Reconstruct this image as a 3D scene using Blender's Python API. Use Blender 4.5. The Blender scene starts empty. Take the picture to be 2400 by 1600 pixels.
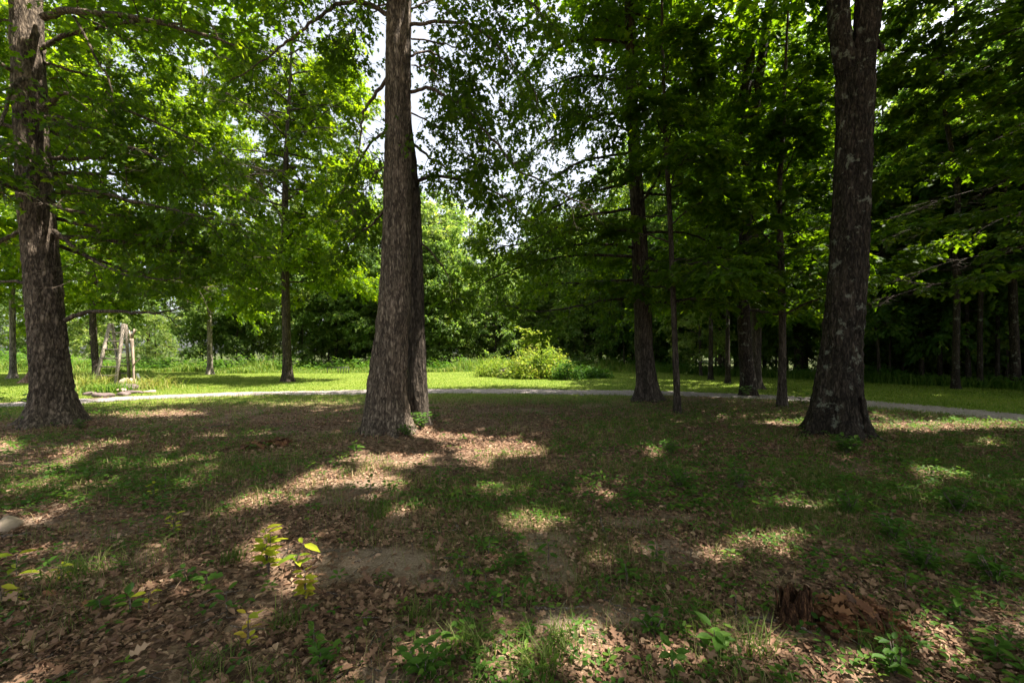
import bpy, math, random
import numpy as np
from mathutils import Vector

# ------------------------------------------------------------------ camera, sky, sun, exposure
SC = bpy.context.scene
COL = SC.collection
CAMZ = 1.5
FPX, HOR, CXP = 980.0, 808.5, 1176.0          # focal length, horizon row and centre column of the 2352 px wide view
cd = bpy.data.cameras.new('camera'); cam = bpy.data.objects.new('camera', cd); COL.objects.link(cam)
cd.lens = 15.0; cd.sensor_width = 36.0; cd.shift_y = 0.0104; cd.clip_start = 0.02; cd.clip_end = 2000
cam.location = (0, 0, CAMZ); cam.rotation_euler = (math.radians(90), 0, 0)
SC.camera = cam

SUN = np.array([0.50, 0.02, 1.0]); SUN /= np.linalg.norm(SUN)
w = bpy.data.worlds.new('World'); SC.world = w; w.use_nodes = True
nt = w.node_tree; nt.nodes.clear()
sky = nt.nodes.new('ShaderNodeTexSky'); sky.sky_type = 'NISHITA'; sky.sun_disc = False
sky.sun_elevation = math.asin(SUN[2]); sky.sun_rotation = math.atan2(SUN[0], SUN[1])
sky.air_density = 1.0; sky.dust_density = 3.0; sky.ozone_density = 1.0
hs = nt.nodes.new('ShaderNodeHueSaturation'); hs.inputs['Saturation'].default_value = 0.34
bg = nt.nodes.new('ShaderNodeBackground'); bg.inputs['Strength'].default_value = 0.095
ow = nt.nodes.new('ShaderNodeOutputWorld')
nt.links.new(sky.outputs[0], hs.inputs['Color']); nt.links.new(hs.outputs[0], bg.inputs['Color'])
nt.links.new(bg.outputs[0], ow.inputs['Surface'])

sd = bpy.data.lights.new('sun', 'SUN'); so = bpy.data.objects.new('sun', sd); COL.objects.link(so)
sd.energy = 5.0; sd.angle = math.radians(0.53); sd.color = (1.0, 0.93, 0.82)
so.rotation_euler = Vector(-SUN).to_track_quat('-Z', 'Y').to_euler(); so.location = (20, 0, 40)

SC.view_settings.view_transform = 'Standard'; SC.view_settings.look = 'None'
SC.view_settings.gamma = 1.0; SC.view_settings.exposure = 2.0
SC.render.engine = 'CYCLES'
cy = SC.cycles
cy.max_bounces = 7; cy.diffuse_bounces = 4; cy.glossy_bounces = 2; cy.transmission_bounces = 5
cy.transparent_max_bounces = 4; cy.caustics_reflective = False; cy.caustics_refractive = False
cy.sample_clamp_indirect = 4.0
cy.use_denoising = True
try: cy.denoiser = 'OPENIMAGEDENOISE'; cy.denoising_input_passes = 'RGB_ALBEDO_NORMAL'
except Exception: pass

rng = np.random.default_rng(7)
random.seed(7)

# ------------------------------------------------------------------ small maths
def nrm(a):
    a = np.asarray(a, float)
    return a / np.maximum(np.linalg.norm(a, axis=-1, keepdims=True), 1e-9)
_lat = np.random.default_rng(99).random((256, 256))
def vnoise(x, y):
    x = np.asarray(x, float); y = np.asarray(y, float)
    xi = np.floor(x).astype(int); yi = np.floor(y).astype(int)
    fx = x - xi; fy = y - yi
    fx = fx*fx*(3-2*fx); fy = fy*fy*(3-2*fy)
    a = _lat[xi % 256, yi % 256]; b = _lat[(xi+1) % 256, yi % 256]
    c = _lat[xi % 256, (yi+1) % 256]; d = _lat[(xi+1) % 256, (yi+1) % 256]
    return (a*(1-fx)+b*fx)*(1-fy)+(c*(1-fx)+d*fx)*fy
def fbm(x, y, o=4):
    s = 0; a = .5; t = 0
    for k in range(o):
        s = s + a*vnoise(x*2**k+17.3*k, y*2**k+5.1*k); t += a; a *= .5
    return s/t
def sstep(a, b, x):
    t = np.clip((x-a)/(b-a), 0, 1); return t*t*(3-2*t)
def gz(x, y):
    """height of the ground"""
    x = np.asarray(x, float); y = np.asarray(y, float)
    r = np.hypot(x, y)
    h = (fbm(x*.35+40, y*.35+11, 3)-.5)*.12*sstep(.5, 3, r)*(1-sstep(12, 16, y)*.6)
    for X, Y in ((120, 978), (902, 1004), (951, 990), (1922, 1006)):
        d = CAMZ*FPX/(Y-HOR); h = h+(.11 if X != 951 else .05)*np.exp(-((x-(X-CXP)/FPX*d)**2+(y-d)**2)/.55)
    return h
def P(X, Y, d):
    """a point d metres ahead seen at column X, row Y of the photograph"""
    return np.array([(X-CXP)/FPX*d, d, CAMZ+(HOR-Y)/FPX*d])
def G(X, Y):
    """ground point seen at X, Y"""
    d = CAMZ*FPX/(Y-HOR); x = (X-CXP)/FPX*d
    return np.array([x, d, float(gz(x, d))])

# path centre line
PATHC = np.array([G(-500, 968)[:2], G(-200, 946)[:2], G(0, 932)[:2], G(300, 915)[:2], G(600, 904)[:2], G(840, 900)[:2], G(1020, 898)[:2], G(1200, 898)[:2], G(1400, 901)[:2],
                  G(1600, 906)[:2], G(1830, 917)[:2], G(2050, 933)[:2], G(2200, 945)[:2], G(2352, 960)[:2], [12.6, 8.0], [13.6, 5.6], [15.5, 3.0], [18, 0.]])
def catmull(pts, n):
    pts = np.asarray(pts, float)
    p = np.vstack([2*pts[0]-pts[1], pts, 2*pts[-1]-pts[-2]])
    out = []
    for i in range(len(pts)-1):
        t = np.linspace(0, 1, n, endpoint=False)[:, None]
        a, b, c, d = p[i], p[i+1], p[i+2], p[i+3]
        out.append(.5*((2*b)+(c-a)*t+(2*a-5*b+4*c-d)*t**2+(3*b-a-3*c+d)*t**3))
    return np.vstack(out+[pts[-1:]])
PATH = catmull(PATHC, 12)
def path_dist(x, y):
    """signed distance to the path centre: positive on the far side"""
    x = np.asarray(x, float); y = np.asarray(y, float); sh = x.shape
    q = np.stack([x.ravel(), y.ravel()], 1); best = np.full(len(q), 1e9); sg = np.zeros(len(q))
    for i in range(0, len(PATH)-1):
        a = PATH[i]; b = PATH[i+1]; ab = b-a
        t = np.clip(((q-a)@ab)/(ab@ab), 0, 1)
        c = a+t[:, None]*ab; dd = np.linalg.norm(q-c, axis=1)
        s = np.sign(ab[0]*(q[:, 1]-a[1])-ab[1]*(q[:, 0]-a[0]))
        m = dd < best; best[m] = dd[m]; sg[m] = s[m]
    return (best*sg).reshape(sh)

# openings in the canopy: places on the ground that the sun reaches
GAPS = []
def gap(X, Y, rx, ry, rot=0, k=1.0):
    c = G(X, Y); d = c[1]
    GAPS.append((c[0], c[1], rx/FPX*d, ry*d*d/(CAMZ*FPX), rot, k))
def gap3(p, r):
    """an opening that lets the sun reach a point above the ground"""
    g = p[:2]-SUN[:2]*(p[2]/SUN[2]); GAPS.append((g[0], g[1], r, r, 0, 1.0))
for q in ((1130, 1022, 120, 20), (1200, 1040, 60, 12), (880, 1062, 85, 13), (760, 1105, 95, 20), (620, 1150, 90, 18), (960, 1008, 55, 8), (2210, 976, 190, 10), (1215, 1190, 50, 12), (1720, 1540, 120, 34), (2250, 1430, 120, 22), (2080, 1560, 150, 30), (1270, 1540, 95, 45), (640, 1255, 60, 26), (700, 1330, 40, 20)): gap(*q)
for q in ((1740, 953, 50, 5), (2000, 962, 60, 6), (1880, 960, 25, 4), (1100, 1150, 40, 14), (1460, 1500, 110, 40), (1130, 1440, 90, 30), (1620, 1470, 60, 24), (250, 1075, 70, 10), (230, 1010, 60, 8), (420, 1060, 40, 8), (150, 1300, 100, 26), (80, 1530, 200, 50), (640, 1270, 110, 50), (690, 1340, 70, 30), (560, 1430, 70, 40), (350, 1450, 150, 50), (1540, 1262, 60, 22),
          (1840, 1150, 40, 14), (1000, 1310, 80, 30), (430, 1240, 70, 24), (800, 1500, 150, 50), (1100, 935, 120, 6), (700, 925, 200, 5), (500, 1200, 120, 20)): gap(*q, 0, .62)
gap(330, 950, 120, 6); gap(240, 890, 260, 9); gap(40, 893, 120, 9)
for q in ((235, 860), (245, 820), (262, 780), (280, 850), (288, 790), (305, 850), (310, 800)): gap3(P(*q, 20.8), .7)
gap3(P(1235, 840, 25), 2.0); gap3(P(1160, 850, 25), 1.5); gap3(P(950, 900, 8.1), .2); gap3(P(960, 930, 8.1), .25); gap3(P(955, 860, 8.2), .12); gap3(P(935, 650, 7.8), .14); gap3(P(930, 270, 7.7), .3)
gap3(P(925, 130, 7.7), .25); gap3(P(80, 330, 8.6), .3); gap3(P(70, 20, 8.6), .4); gap3(P(110, 520, 8.6), .2)
for q in ((2040, 690), (2120, 672), (2200, 660), (2060, 540), (2160, 470), (2240, 440)): gap3(P(*q, 8.6), .5)
GA = np.array(GAPS)
def sun_keep(p):
    """which leaves stay: none in the openings towards the sun"""
    g = p[:, :2]-SUN[:2]*(p[:, 2:3]/SUN[2])
    nz = fbm(g[:, 0]*2.2+9, g[:, 1]*2.2+3, 3)
    keep = np.ones(len(p), bool); rk = np.random.default_rng(len(p)).random(len(p))
    for (x, y, rx, ry, rot, k) in GA:
        rx = rx+.14; ry = ry+.14
        r = np.sqrt(((g[:, 0]-x)/rx)**2+((g[:, 1]-y)/ry)**2)
        keep &= ~((r < 0.55+0.95*nz) & ((rk < k) if k < 1 else True))
    # small scattered holes over the nearer ground
    hole = fbm(g[:, 0]*1.5+61, g[:, 1]*1.5+17, 2) > .67+.3*sstep(6.5, 8.5, g[:, 1])
    hole |= fbm(g[:, 0]*5+11, g[:, 1]*5+77, 2) > .60+.5*sstep(4.5, 7, g[:, 1])
    return keep & ~hole

# ------------------------------------------------------------------ mesh collecting
class Acc:
    def __init__(s): s.v = []; s.f = []; s.t = []; s.n = 0
    def add(s, verts, faces, tint=0.5):
        verts = np.asarray(verts, float).reshape(-1, 3)
        for fa in (faces if isinstance(faces, list) else [faces]):
            s.f.append(np.asarray(fa, int)+s.n)
        s.v.append(verts)
        s.t.append(np.broadcast_to(np.asarray(tint, float), (len(verts),)).copy())
        s.n += len(verts)
    def tube(s, pts, r, sides=6, tint=.5, caps=True):
        pts = np.asarray(pts, float); n = len(pts); r = np.broadcast_to(np.asarray(r, float), (n,))
        tg = nrm(np.gradient(pts, axis=0)); ref = np.where(np.abs(tg[:, 2:3]) > .9, [[1., 0, 0]], [[0, 0, 1.]])
        if np.mean(np.abs(tg[:, 2])) > .6: ref = np.broadcast_to([[1., 0, 0]], (n, 3))
        u = nrm(np.cross(tg, ref)); v = np.cross(tg, u)
        a = np.linspace(0, 2*np.pi, sides, endpoint=False)
        ring = pts[:, None]+r[:, None, None]*(np.cos(a)[None, :, None]*u[:, None]+np.sin(a)[None, :, None]*v[:, None])
        i = np.arange(n-1)[:, None]*sides; j = np.arange(sides)[None]; k = (j+1) % sides
        q = np.stack([i+j, i+k, i+k+sides, i+j+sides], -1).reshape(-1, 4)
        fs = [q]
        if caps:
            fs.append(np.arange(sides)[None, ::-1]); fs.append(((n-1)*sides+np.arange(sides))[None])
        s.add(ring.reshape(-1, 3), fs, tint)
    def beam(s, a, b, wx, wy, up=(0, 1, 0), tint=.5):
        a = np.asarray(a, float); b = np.asarray(b, float)
        t = nrm(b-a); x = nrm(np.cross(t, up)); y = np.cross(x, t)
        c = [(-1, -1), (1, -1), (1, 1), (-1, 1)]
        v = [p+x*wx/2*i+y*wy/2*j for p in (a, b) for i, j in c]
        s.add(v, np.array([[3, 2, 1, 0], [4, 5, 6, 7], [0, 1, 5, 4], [1, 2, 6, 5], [2, 3, 7, 6], [3, 0, 4, 7]]), tint)
    def build(s, name, mat, parent=None, origin=(0, 0, 0), smooth=False):
        me = bpy.data.meshes.new(name)
        if s.n:
            v = np.vstack(s.v)-np.asarray(origin, float)
            me.vertices.add(len(v)); me.vertices.foreach_set('co', v.astype(np.float32).ravel())
            nl = sum(f.size for f in s.f); nf = sum(len(f) for f in s.f)
            me.loops.add(nl); me.polygons.add(nf)
            me.loops.foreach_set('vertex_index', np.concatenate([f.ravel() for f in s.f]).astype(np.int32))
            sz = np.concatenate([np.full(len(f), f.shape[1]) for f in s.f])
            me.polygons.foreach_set('loop_start', np.concatenate([[0], np.cumsum(sz)[:-1]]).astype(np.int32))
            if smooth: me.polygons.foreach_set('use_smooth', np.ones(nf, bool))
            me.update(calc_edges=True)
            at = me.attributes.new('tint', 'FLOAT', 'POINT'); at.data.foreach_set('value', np.concatenate(s.t).astype(np.float32))
        me.materials.append(mat)
        o = bpy.data.objects.new(name, me); COL.objects.link(o)
        if parent: o.parent = parent
        else: o.location = origin
        return o

# leaf outlines: half outlines along the midrib (x along, y across)
def tmpl(half, fold=.18, curl=.0):
    h = np.array(half, float); n = len(h)
    z = np.abs(h[:, 1])*fold-curl*h[:, 0]**2
    a = np.column_stack([h, z]); b = a[1:-1]*[1, -1, 1]
    v = np.vstack([a, b])
    f1 = np.arange(n)[None]
    f2 = np.concatenate([[n-1], n+np.arange(n-2)[::-1], [0]])[None]
    # order second half so that it runs 0, b1.., tip
    f2 = np.concatenate([[0], n+np.arange(n-2), [n-1]])[None][:, ::-1]
    return v, [f1, f2]
OAK = tmpl([(0, 0), (.22, .05), (.27, .30), (.40, .08), (.55, .36), (.64, .07), (.82, .2), (1, 0)], .2, .12)
OAKF = tmpl([(0, 0), (.26, .30), (.38, .09), (.6, .34), (.7, .09), (1, 0)], .2, .12)
MAPLE = tmpl([(.0, 0), (.02, .26), (.26, .24), (.42, .5), (.55, .2), (.72, .22), (1, 0)], .12, .15)
OVAL = tmpl([(0, 0), (.25, .2), (.55, .24), (.85, .1), (1, 0)], .25, .15)
LANCE = tmpl([(0, 0), (.3, .15), (.65, .14), (1, 0)], .3, .25)
DIAM = tmpl([(0, 0), (.45, .33), (1, 0)], .15, .0)
LOBE = tmpl([(0, 0), (.3, .36), (.45, .14), (.7, .32), (1, 0)], .15, .1)

def put(acc, T, pos, d, n, s, tint, keep=None):
    if keep is not None: pos, d, n, s, tint = pos[keep], d[keep], n[keep], s[keep], tint[keep]
    if not len(pos): return
    d = nrm(d); b = nrm(np.cross(n, d)); n = np.cross(d, b)
    v, fs = T
    V = pos[:, None]+s[:, None, None]*(v[None, :, 0:1]*d[:, None]+v[None, :, 1:2]*b[:, None]+v[None, :, 2:3]*n[:, None])
    m = len(v); off = np.arange(len(pos))[:, None, None]*m
    F = [(f[None]+off).reshape(-1, f.shape[1]) for f in fs]
    acc.add(V.reshape(-1, 3), F, np.repeat(tint, m))

# ------------------------------------------------------------------ materials
def mat(name):
    m = bpy.data.materials.new(name); m.use_nodes = True; t = m.node_tree; t.nodes.clear()
    o = t.nodes.new('ShaderNodeOutputMaterial'); return m, t, o
def N(t, kind, **kw):
    n = t.nodes.new(kind)
    for k, v in kw.items():
        if k in n.inputs.keys() if hasattr(n.inputs, 'keys') else False: n.inputs[k].default_value = v
        else: setattr(n, k, v)
    return n
def ramp(t, fac, stops):
    r = t.nodes.new('ShaderNodeValToRGB'); e = r.color_ramp.elements
    while len(e) < len(stops): e.new(.5)
    for i, (p, c) in enumerate(stops): e[i].position = p; e[i].color = (*c, 1)
    t.links.new(fac, r.inputs[0]); return r.outputs[0]
def leaf_mat(name, stops, tstops, trans=.5, rough=.55, objvar=.0, spec=.15):
    m, t, o = mat(name)
    at = N(t, 'ShaderNodeAttribute'); at.attribute_name = 'tint'
    fac = at.outputs['Fac']
    if objvar:
        oi = t.nodes.new('ShaderNodeObjectInfo'); ma = N(t, 'ShaderNodeMath'); ma.operation = 'MULTIPLY_ADD'
        t.links.new(oi.outputs['Random'], ma.inputs[0]); ma.inputs[1].default_value = objvar
        sb = N(t, 'ShaderNodeMath'); sb.operation = 'SUBTRACT'; t.links.new(fac, sb.inputs[0]); sb.inputs[1].default_value = objvar/2
        t.links.new(sb.outputs[0], ma.inputs[2]); fac = ma.outputs[0]
    c1 = ramp(t, fac, stops); c2 = ramp(t, fac, tstops)
    p = N(t, 'ShaderNodeBsdfPrincipled'); p.inputs['Roughness'].default_value = rough; p.inputs['Specular IOR Level'].default_value = spec
    tr = N(t, 'ShaderNodeBsdfTranslucent'); mx = N(t, 'ShaderNodeMixShader'); mx.inputs[0].default_value = trans
    t.links.new(c1, p.inputs['Base Color']); t.links.new(c2, tr.inputs['Color'])
    t.links.new(p.outputs[0], mx.inputs[1]); t.links.new(tr.outputs[0], mx.inputs[2]); t.links.new(mx.outputs[0], o.inputs[0])
    return m
M = {}
M['oak_leaf'] = leaf_mat('oak_leaf', [(0, (.022, .046, .006)), (.6, (.045, .085, .009)), (1, (.085, .13, .012))], [(0, (.08, .17, .003)), (.6, (.19, .34, .005)), (1, (.38, .50, .008))])
M['maple_leaf'] = leaf_mat('maple_leaf', [(0, (.022, .050, .007)), (.6, (.043, .088, .010)), (1, (.085, .135, .014))], [(0, (.09, .19, .003)), (.6, (.20, .35, .005)), (1, (.38, .50, .008))])
M['lit_leaf'] = leaf_mat('lit_leaf', [(0, (.035, .072, .008)), (.6, (.07, .12, .011)), (1, (.12, .16, .015))], [(0, (.14, .27, .004)), (.6, (.29, .45, .005)), (1, (.52, .62, .01))], .57)  # lighter oak leaf green, sunlight on the lawn crowns put into the colour
M['wood_leaf'] = leaf_mat('wood_leaf', [(0, (.028, .065, .018)), (.55, (.065, .125, .026)), (1, (.15, .20, .045))], [(0, (.09, .22, .015)), (.55, (.20, .38, .02)), (1, (.40, .52, .03))], .5, objvar=.5)
M['plant_leaf'] = leaf_mat('plant_leaf', [(0, (.035, .085, .014)), (.6, (.07, .15, .02)), (1, (.16, .24, .03))], [(0, (.06, .16, .01)), (.6, (.12, .28, .02)), (1, (.25, .38, .03))], .4)
M['yellow_leaf'] = leaf_mat('yellow_leaf', [(0, (.20, .30, .02)), (.6, (.42, .44, .03)), (1, (.48, .30, .05))], [(0, (.25, .38, .02)), (.6, (.50, .52, .03)), (1, (.5, .3, .05))], .4)
M['grass'] = leaf_mat('grass', [(0, (.055, .09, .016)), (.45, (.10, .135, .027)), (.65, (.18, .18, .055)), (1, (.40, .31, .17))], [(0, (.09, .2, .015)), (.55, (.15, .28, .02)), (.8, (.22, .3, .04)), (1, (.3, .26, .1))], .4, .6, spec=.2)
M['lawn_grass'] = leaf_mat('lawn_grass', [(0, (.07, .12, .014)), (.6, (.14, .19, .024)), (1, (.25, .27, .05))], [(0, (.10, .22, .012)), (.6, (.19, .33, .02)), (1, (.3, .38, .04))], .4, .6, spec=.2)
M['weed'] = leaf_mat('weed', [(0, (.06, .12, .02)), (.55, (.13, .20, .03)), (1, (.28, .26, .07))], [(0, (.1, .24, .02)), (.55, (.22, .34, .03)), (1, (.4, .36, .07))], .4, .6, spec=.2)
M['litter'] = leaf_mat('litter', [(0, (.06, .034, .022)), (.35, (.205, .115, .072)), (.7, (.34, .21, .133)), (.92, (.47, .32, .21)), (1, (.36, .13, .05))], [(0, (.08, .05, .03)), (.5, (.22, .13, .07)), (1, (.34, .16, .06))], .15, .7, spec=.15)
M['dead_brown'] = leaf_mat('dead_brown', [(0, (.06, .028, .015)), (.5, (.16, .07, .035)), (1, (.30, .14, .07))], [(0, (.08, .03, .01)), (.5, (.18, .07, .03)), (1, (.3, .13, .05))], .2, .6, spec=.25)

def bark_mat(name, dark, mid, light, sx=9., sz=1.6, bump=.8, lichen=None, lich_amt=.56):
    m, t, o = mat(name)
    tc = t.nodes.new('ShaderNodeTexCoord'); mp = N(t, 'ShaderNodeMapping'); mp.inputs['Scale'].default_value = (sx, sx, sz)
    t.links.new(tc.outputs['Object'], mp.inputs['Vector'])
    n0 = N(t, 'ShaderNodeTexNoise'); n0.inputs['Scale'].default_value = 2.2; n0.inputs['Detail'].default_value = 4; t.links.new(mp.outputs[0], n0.inputs['Vector'])
    va = N(t, 'ShaderNodeVectorMath'); va.operation = 'MULTIPLY_ADD'; va.inputs[1].default_value = (.9, .9, .9)
    t.links.new(n0.outputs['Color'], va.inputs[0]); t.links.new(mp.outputs[0], va.inputs[2])
    vo = N(t, 'ShaderNodeTexVoronoi'); vo.feature = 'DISTANCE_TO_EDGE'; vo.inputs['Scale'].default_value = 1.7; t.links.new(va.outputs[0], vo.inputs['Vector'])
    n1 = N(t, 'ShaderNodeTexNoise'); n1.inputs['Scale'].default_value = 3.5; n1.inputs['Detail'].default_value = 6; n1.inputs['Roughness'].default_value = .7; t.links.new(mp.outputs[0], n1.inputs['Vector'])
    mu = N(t, 'ShaderNodeMath'); mu.operation = 'MULTIPLY_ADD'; mu.inputs[1].default_value = 1.25; t.links.new(vo.outputs['Distance'], mu.inputs[0])
    ad = N(t, 'ShaderNodeMath'); ad.operation = 'MULTIPLY_ADD'; ad.inputs[1].default_value = .75; ad.inputs[2].default_value = -.13; t.links.new(n1.outputs['Fac'], ad.inputs[0])
    t.links.new(ad.outputs[0], mu.inputs[2]); h = mu.outputs[0]
    c = ramp(t, h, [(.05, dark), (.38, mid), (.8, light)])
    # large patches of differing tone
    n2 = N(t, 'ShaderNodeTexNoise'); n2.inputs['Scale'].default_value = 2.3; n2.inputs['Detail'].default_value = 3; t.links.new(tc.outputs['Object'], n2.inputs['Vector'])
    mr = N(t, 'ShaderNodeMapRange'); mr.inputs[1].default_value = .3; mr.inputs[2].default_value = .7; mr.inputs[3].default_value = .72; mr.inputs[4].default_value = 1.22; t.links.new(n2.outputs['Fac'], mr.inputs[0])
    mx = N(t, 'ShaderNodeVectorMath'); mx.operation = 'SCALE'; t.links.new(c, mx.inputs[0]); t.links.new(mr.outputs[0], mx.inputs['Scale']); c = mx.outputs[0]
    # deep furrows between the bark plates
    mp2 = N(t, 'ShaderNodeMapping'); mp2.inputs['Scale'].default_value = (sx*.62, sx*.62, sz*.28); t.links.new(tc.outputs['Object'], mp2.inputs['Vector'])
    va2 = N(t, 'ShaderNodeVectorMath'); va2.operation = 'MULTIPLY_ADD'; va2.inputs[1].default_value = (1.1, 1.1, 1.1); t.links.new(n0.outputs['Color'], va2.inputs[0]); t.links.new(mp2.outputs[0], va2.inputs[2])
    vf = N(t, 'ShaderNodeTexVoronoi'); vf.feature = 'DISTANCE_TO_EDGE'; vf.inputs['Scale'].default_value = 1.3; t.links.new(va2.outputs[0], vf.inputs['Vector'])
    fr = N(t, 'ShaderNodeMapRange'); fr.inputs[1].default_value = .02; fr.inputs[2].default_value = .16; fr.inputs[3].default_value = .42; fr.inputs[4].default_value = 1.08; t.links.new(vf.outputs['Distance'], fr.inputs[0])
    mf = N(t, 'ShaderNodeVectorMath'); mf.operation = 'SCALE'; t.links.new(c, mf.inputs[0]); t.links.new(fr.outputs[0], mf.inputs['Scale']); c = mf.outputs[0]
    hf = N(t, 'ShaderNodeMath'); hf.operation = 'MULTIPLY_ADD'; hf.inputs[1].default_value = .6; t.links.new(fr.outputs[0], hf.inputs[0]); t.links.new(h, hf.inputs[2]); h = hf.outputs[0]
    if lichen:
        n3 = N(t, 'ShaderNodeTexNoise'); n3.inputs['Scale'].default_value = 5.5; n3.inputs['Detail'].default_value = 5; n3.inputs['Roughness'].default_value = .65; t.links.new(tc.outputs['Object'], n3.inputs['Vector'])
        lr = N(t, 'ShaderNodeMapRange'); lr.inputs[1].default_value = lich_amt; lr.inputs[2].default_value = lich_amt+.06; lr.inputs[4].default_value = .8; t.links.new(n3.outputs['Fac'], lr.inputs[0])
        mm = N(t, 'ShaderNodeMix'); mm.data_type = 'RGBA'; t.links.new(lr.outputs[0], mm.inputs[0]); t.links.new(c, mm.inputs[6]); mm.inputs[7].default_value = (*lichen, 1); c = mm.outputs[2]
    p = N(t, 'ShaderNodeBsdfPrincipled'); p.inputs['Roughness'].default_value = .9; p.inputs['Specular IOR Level'].default_value = .15
    b = N(t, 'ShaderNodeBump'); b.inputs['Strength'].default_value = bump; b.inputs['Distance'].default_value = .03
    t.links.new(h, b.inputs['Height']); t.links.new(b.outputs[0], p.inputs['Normal'])
    t.links.new(c, p.inputs['Base Color']); t.links.new(p.outputs[0], o.inputs[0]); return m
M['bark_oak'] = bark_mat('bark_oak', (.022, .017, .012), (.12, .092, .068), (.27, .21, .155), 10, 3.0)
M['bark_twin'] = bark_mat('bark_twin', (.03, .022, .018), (.13, .099, .074), (.30, .24, .18), 13, 3.6)
M['bark_dark'] = bark_mat('bark_dark', (.008, .006, .005), (.034, .026, .019), (.085, .066, .05), 12, 3.2, .9, (.17, .175, .135), .585)
M['bark_wood'] = bark_mat('bark_wood', (.02, .016, .012), (.065, .052, .04), (.12, .096, .076), 10, 2.4, .8)
M['bark_grey'] = bark_mat('bark_grey', (.07, .058, .048), (.20, .17, .14), (.36, .31, .26), 7, 1.6, .6)
M['bark_red'] = bark_mat('bark_red', (.10, .06, .045), (.26, .16, .12), (.40, .27, .21), 8, 1.5, .7)
M['old_wood'] = bark_mat('old_wood', (.14, .11, .085), (.34, .28, .225), (.50, .43, .36), 16, 1.2, .3)
M['dark_rung'] = bark_mat('dark_rung', (.06, .05, .042), (.15, .125, .105), (.26, .22, .19), 14, 14, .3)
M['pale_wood'] = bark_mat('pale_wood', (.20, .14, .11), (.38, .29, .23), (.52, .42, .35), 12, 1.5, .3)
M['rotten_wood'] = bark_mat('rotten_wood', (.022, .012, .008), (.11, .052, .027), (.30, .15, .075), 26, 7, 1.0)
M['twig'] = bark_mat('twig', (.06, .045, .035), (.16, .125, .10), (.30, .25, .21), 30, 30, .3)

def simple(name, stops, scale=8, rough=.8, bump=.3, spec=.2, detail=6):
    m, t, o = mat(name)
    tc = t.nodes.new('ShaderNodeTexCoord'); n = N(t, 'ShaderNodeTexNoise'); n.inputs['Scale'].default_value = scale; n.inputs['Detail'].default_value = detail; n.inputs['Roughness'].default_value = .65
    t.links.new(tc.outputs['Object'], n.inputs['Vector'])
    p = N(t, 'ShaderNodeBsdfPrincipled'); p.inputs['Roughness'].default_value = rough; p.inputs['Specular IOR Level'].default_value = spec
    t.links.new(ramp(t, n.outputs['Fac'], stops), p.inputs['Base Color'])
    b = N(t, 'ShaderNodeBump'); b.inputs['Strength'].default_value = bump; b.inputs['Distance'].default_value = .02; t.links.new(n.outputs['Fac'], b.inputs['Height']); t.links.new(b.outputs[0], p.inputs['Normal'])
    t.links.new(p.outputs[0], o.inputs[0]); return m
M['tan_stone'] = simple('tan_stone', [(.3, (.30, .22, .15)), (.7, (.48, .38, .28))], 7)
M['dark_stone'] = simple('dark_stone', [(.3, (.07, .05, .045)), (.7, (.20, .15, .14))], 7)
M['black_hose'] = simple('black_hose', [(.3, (.015, .015, .017)), (.7, (.03, .03, .033))], 20, .4, .0, .5)
M['black_iron'] = simple('black_iron', [(.3, (.012, .012, .014)), (.7, (.035, .033, .033))], 12, .6, .1, .4)
M['white_paint'] = simple('white_paint', [(.3, (.62, .60, .60)), (.7, (.78, .76, .75))], 15, .6, .1)

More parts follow.
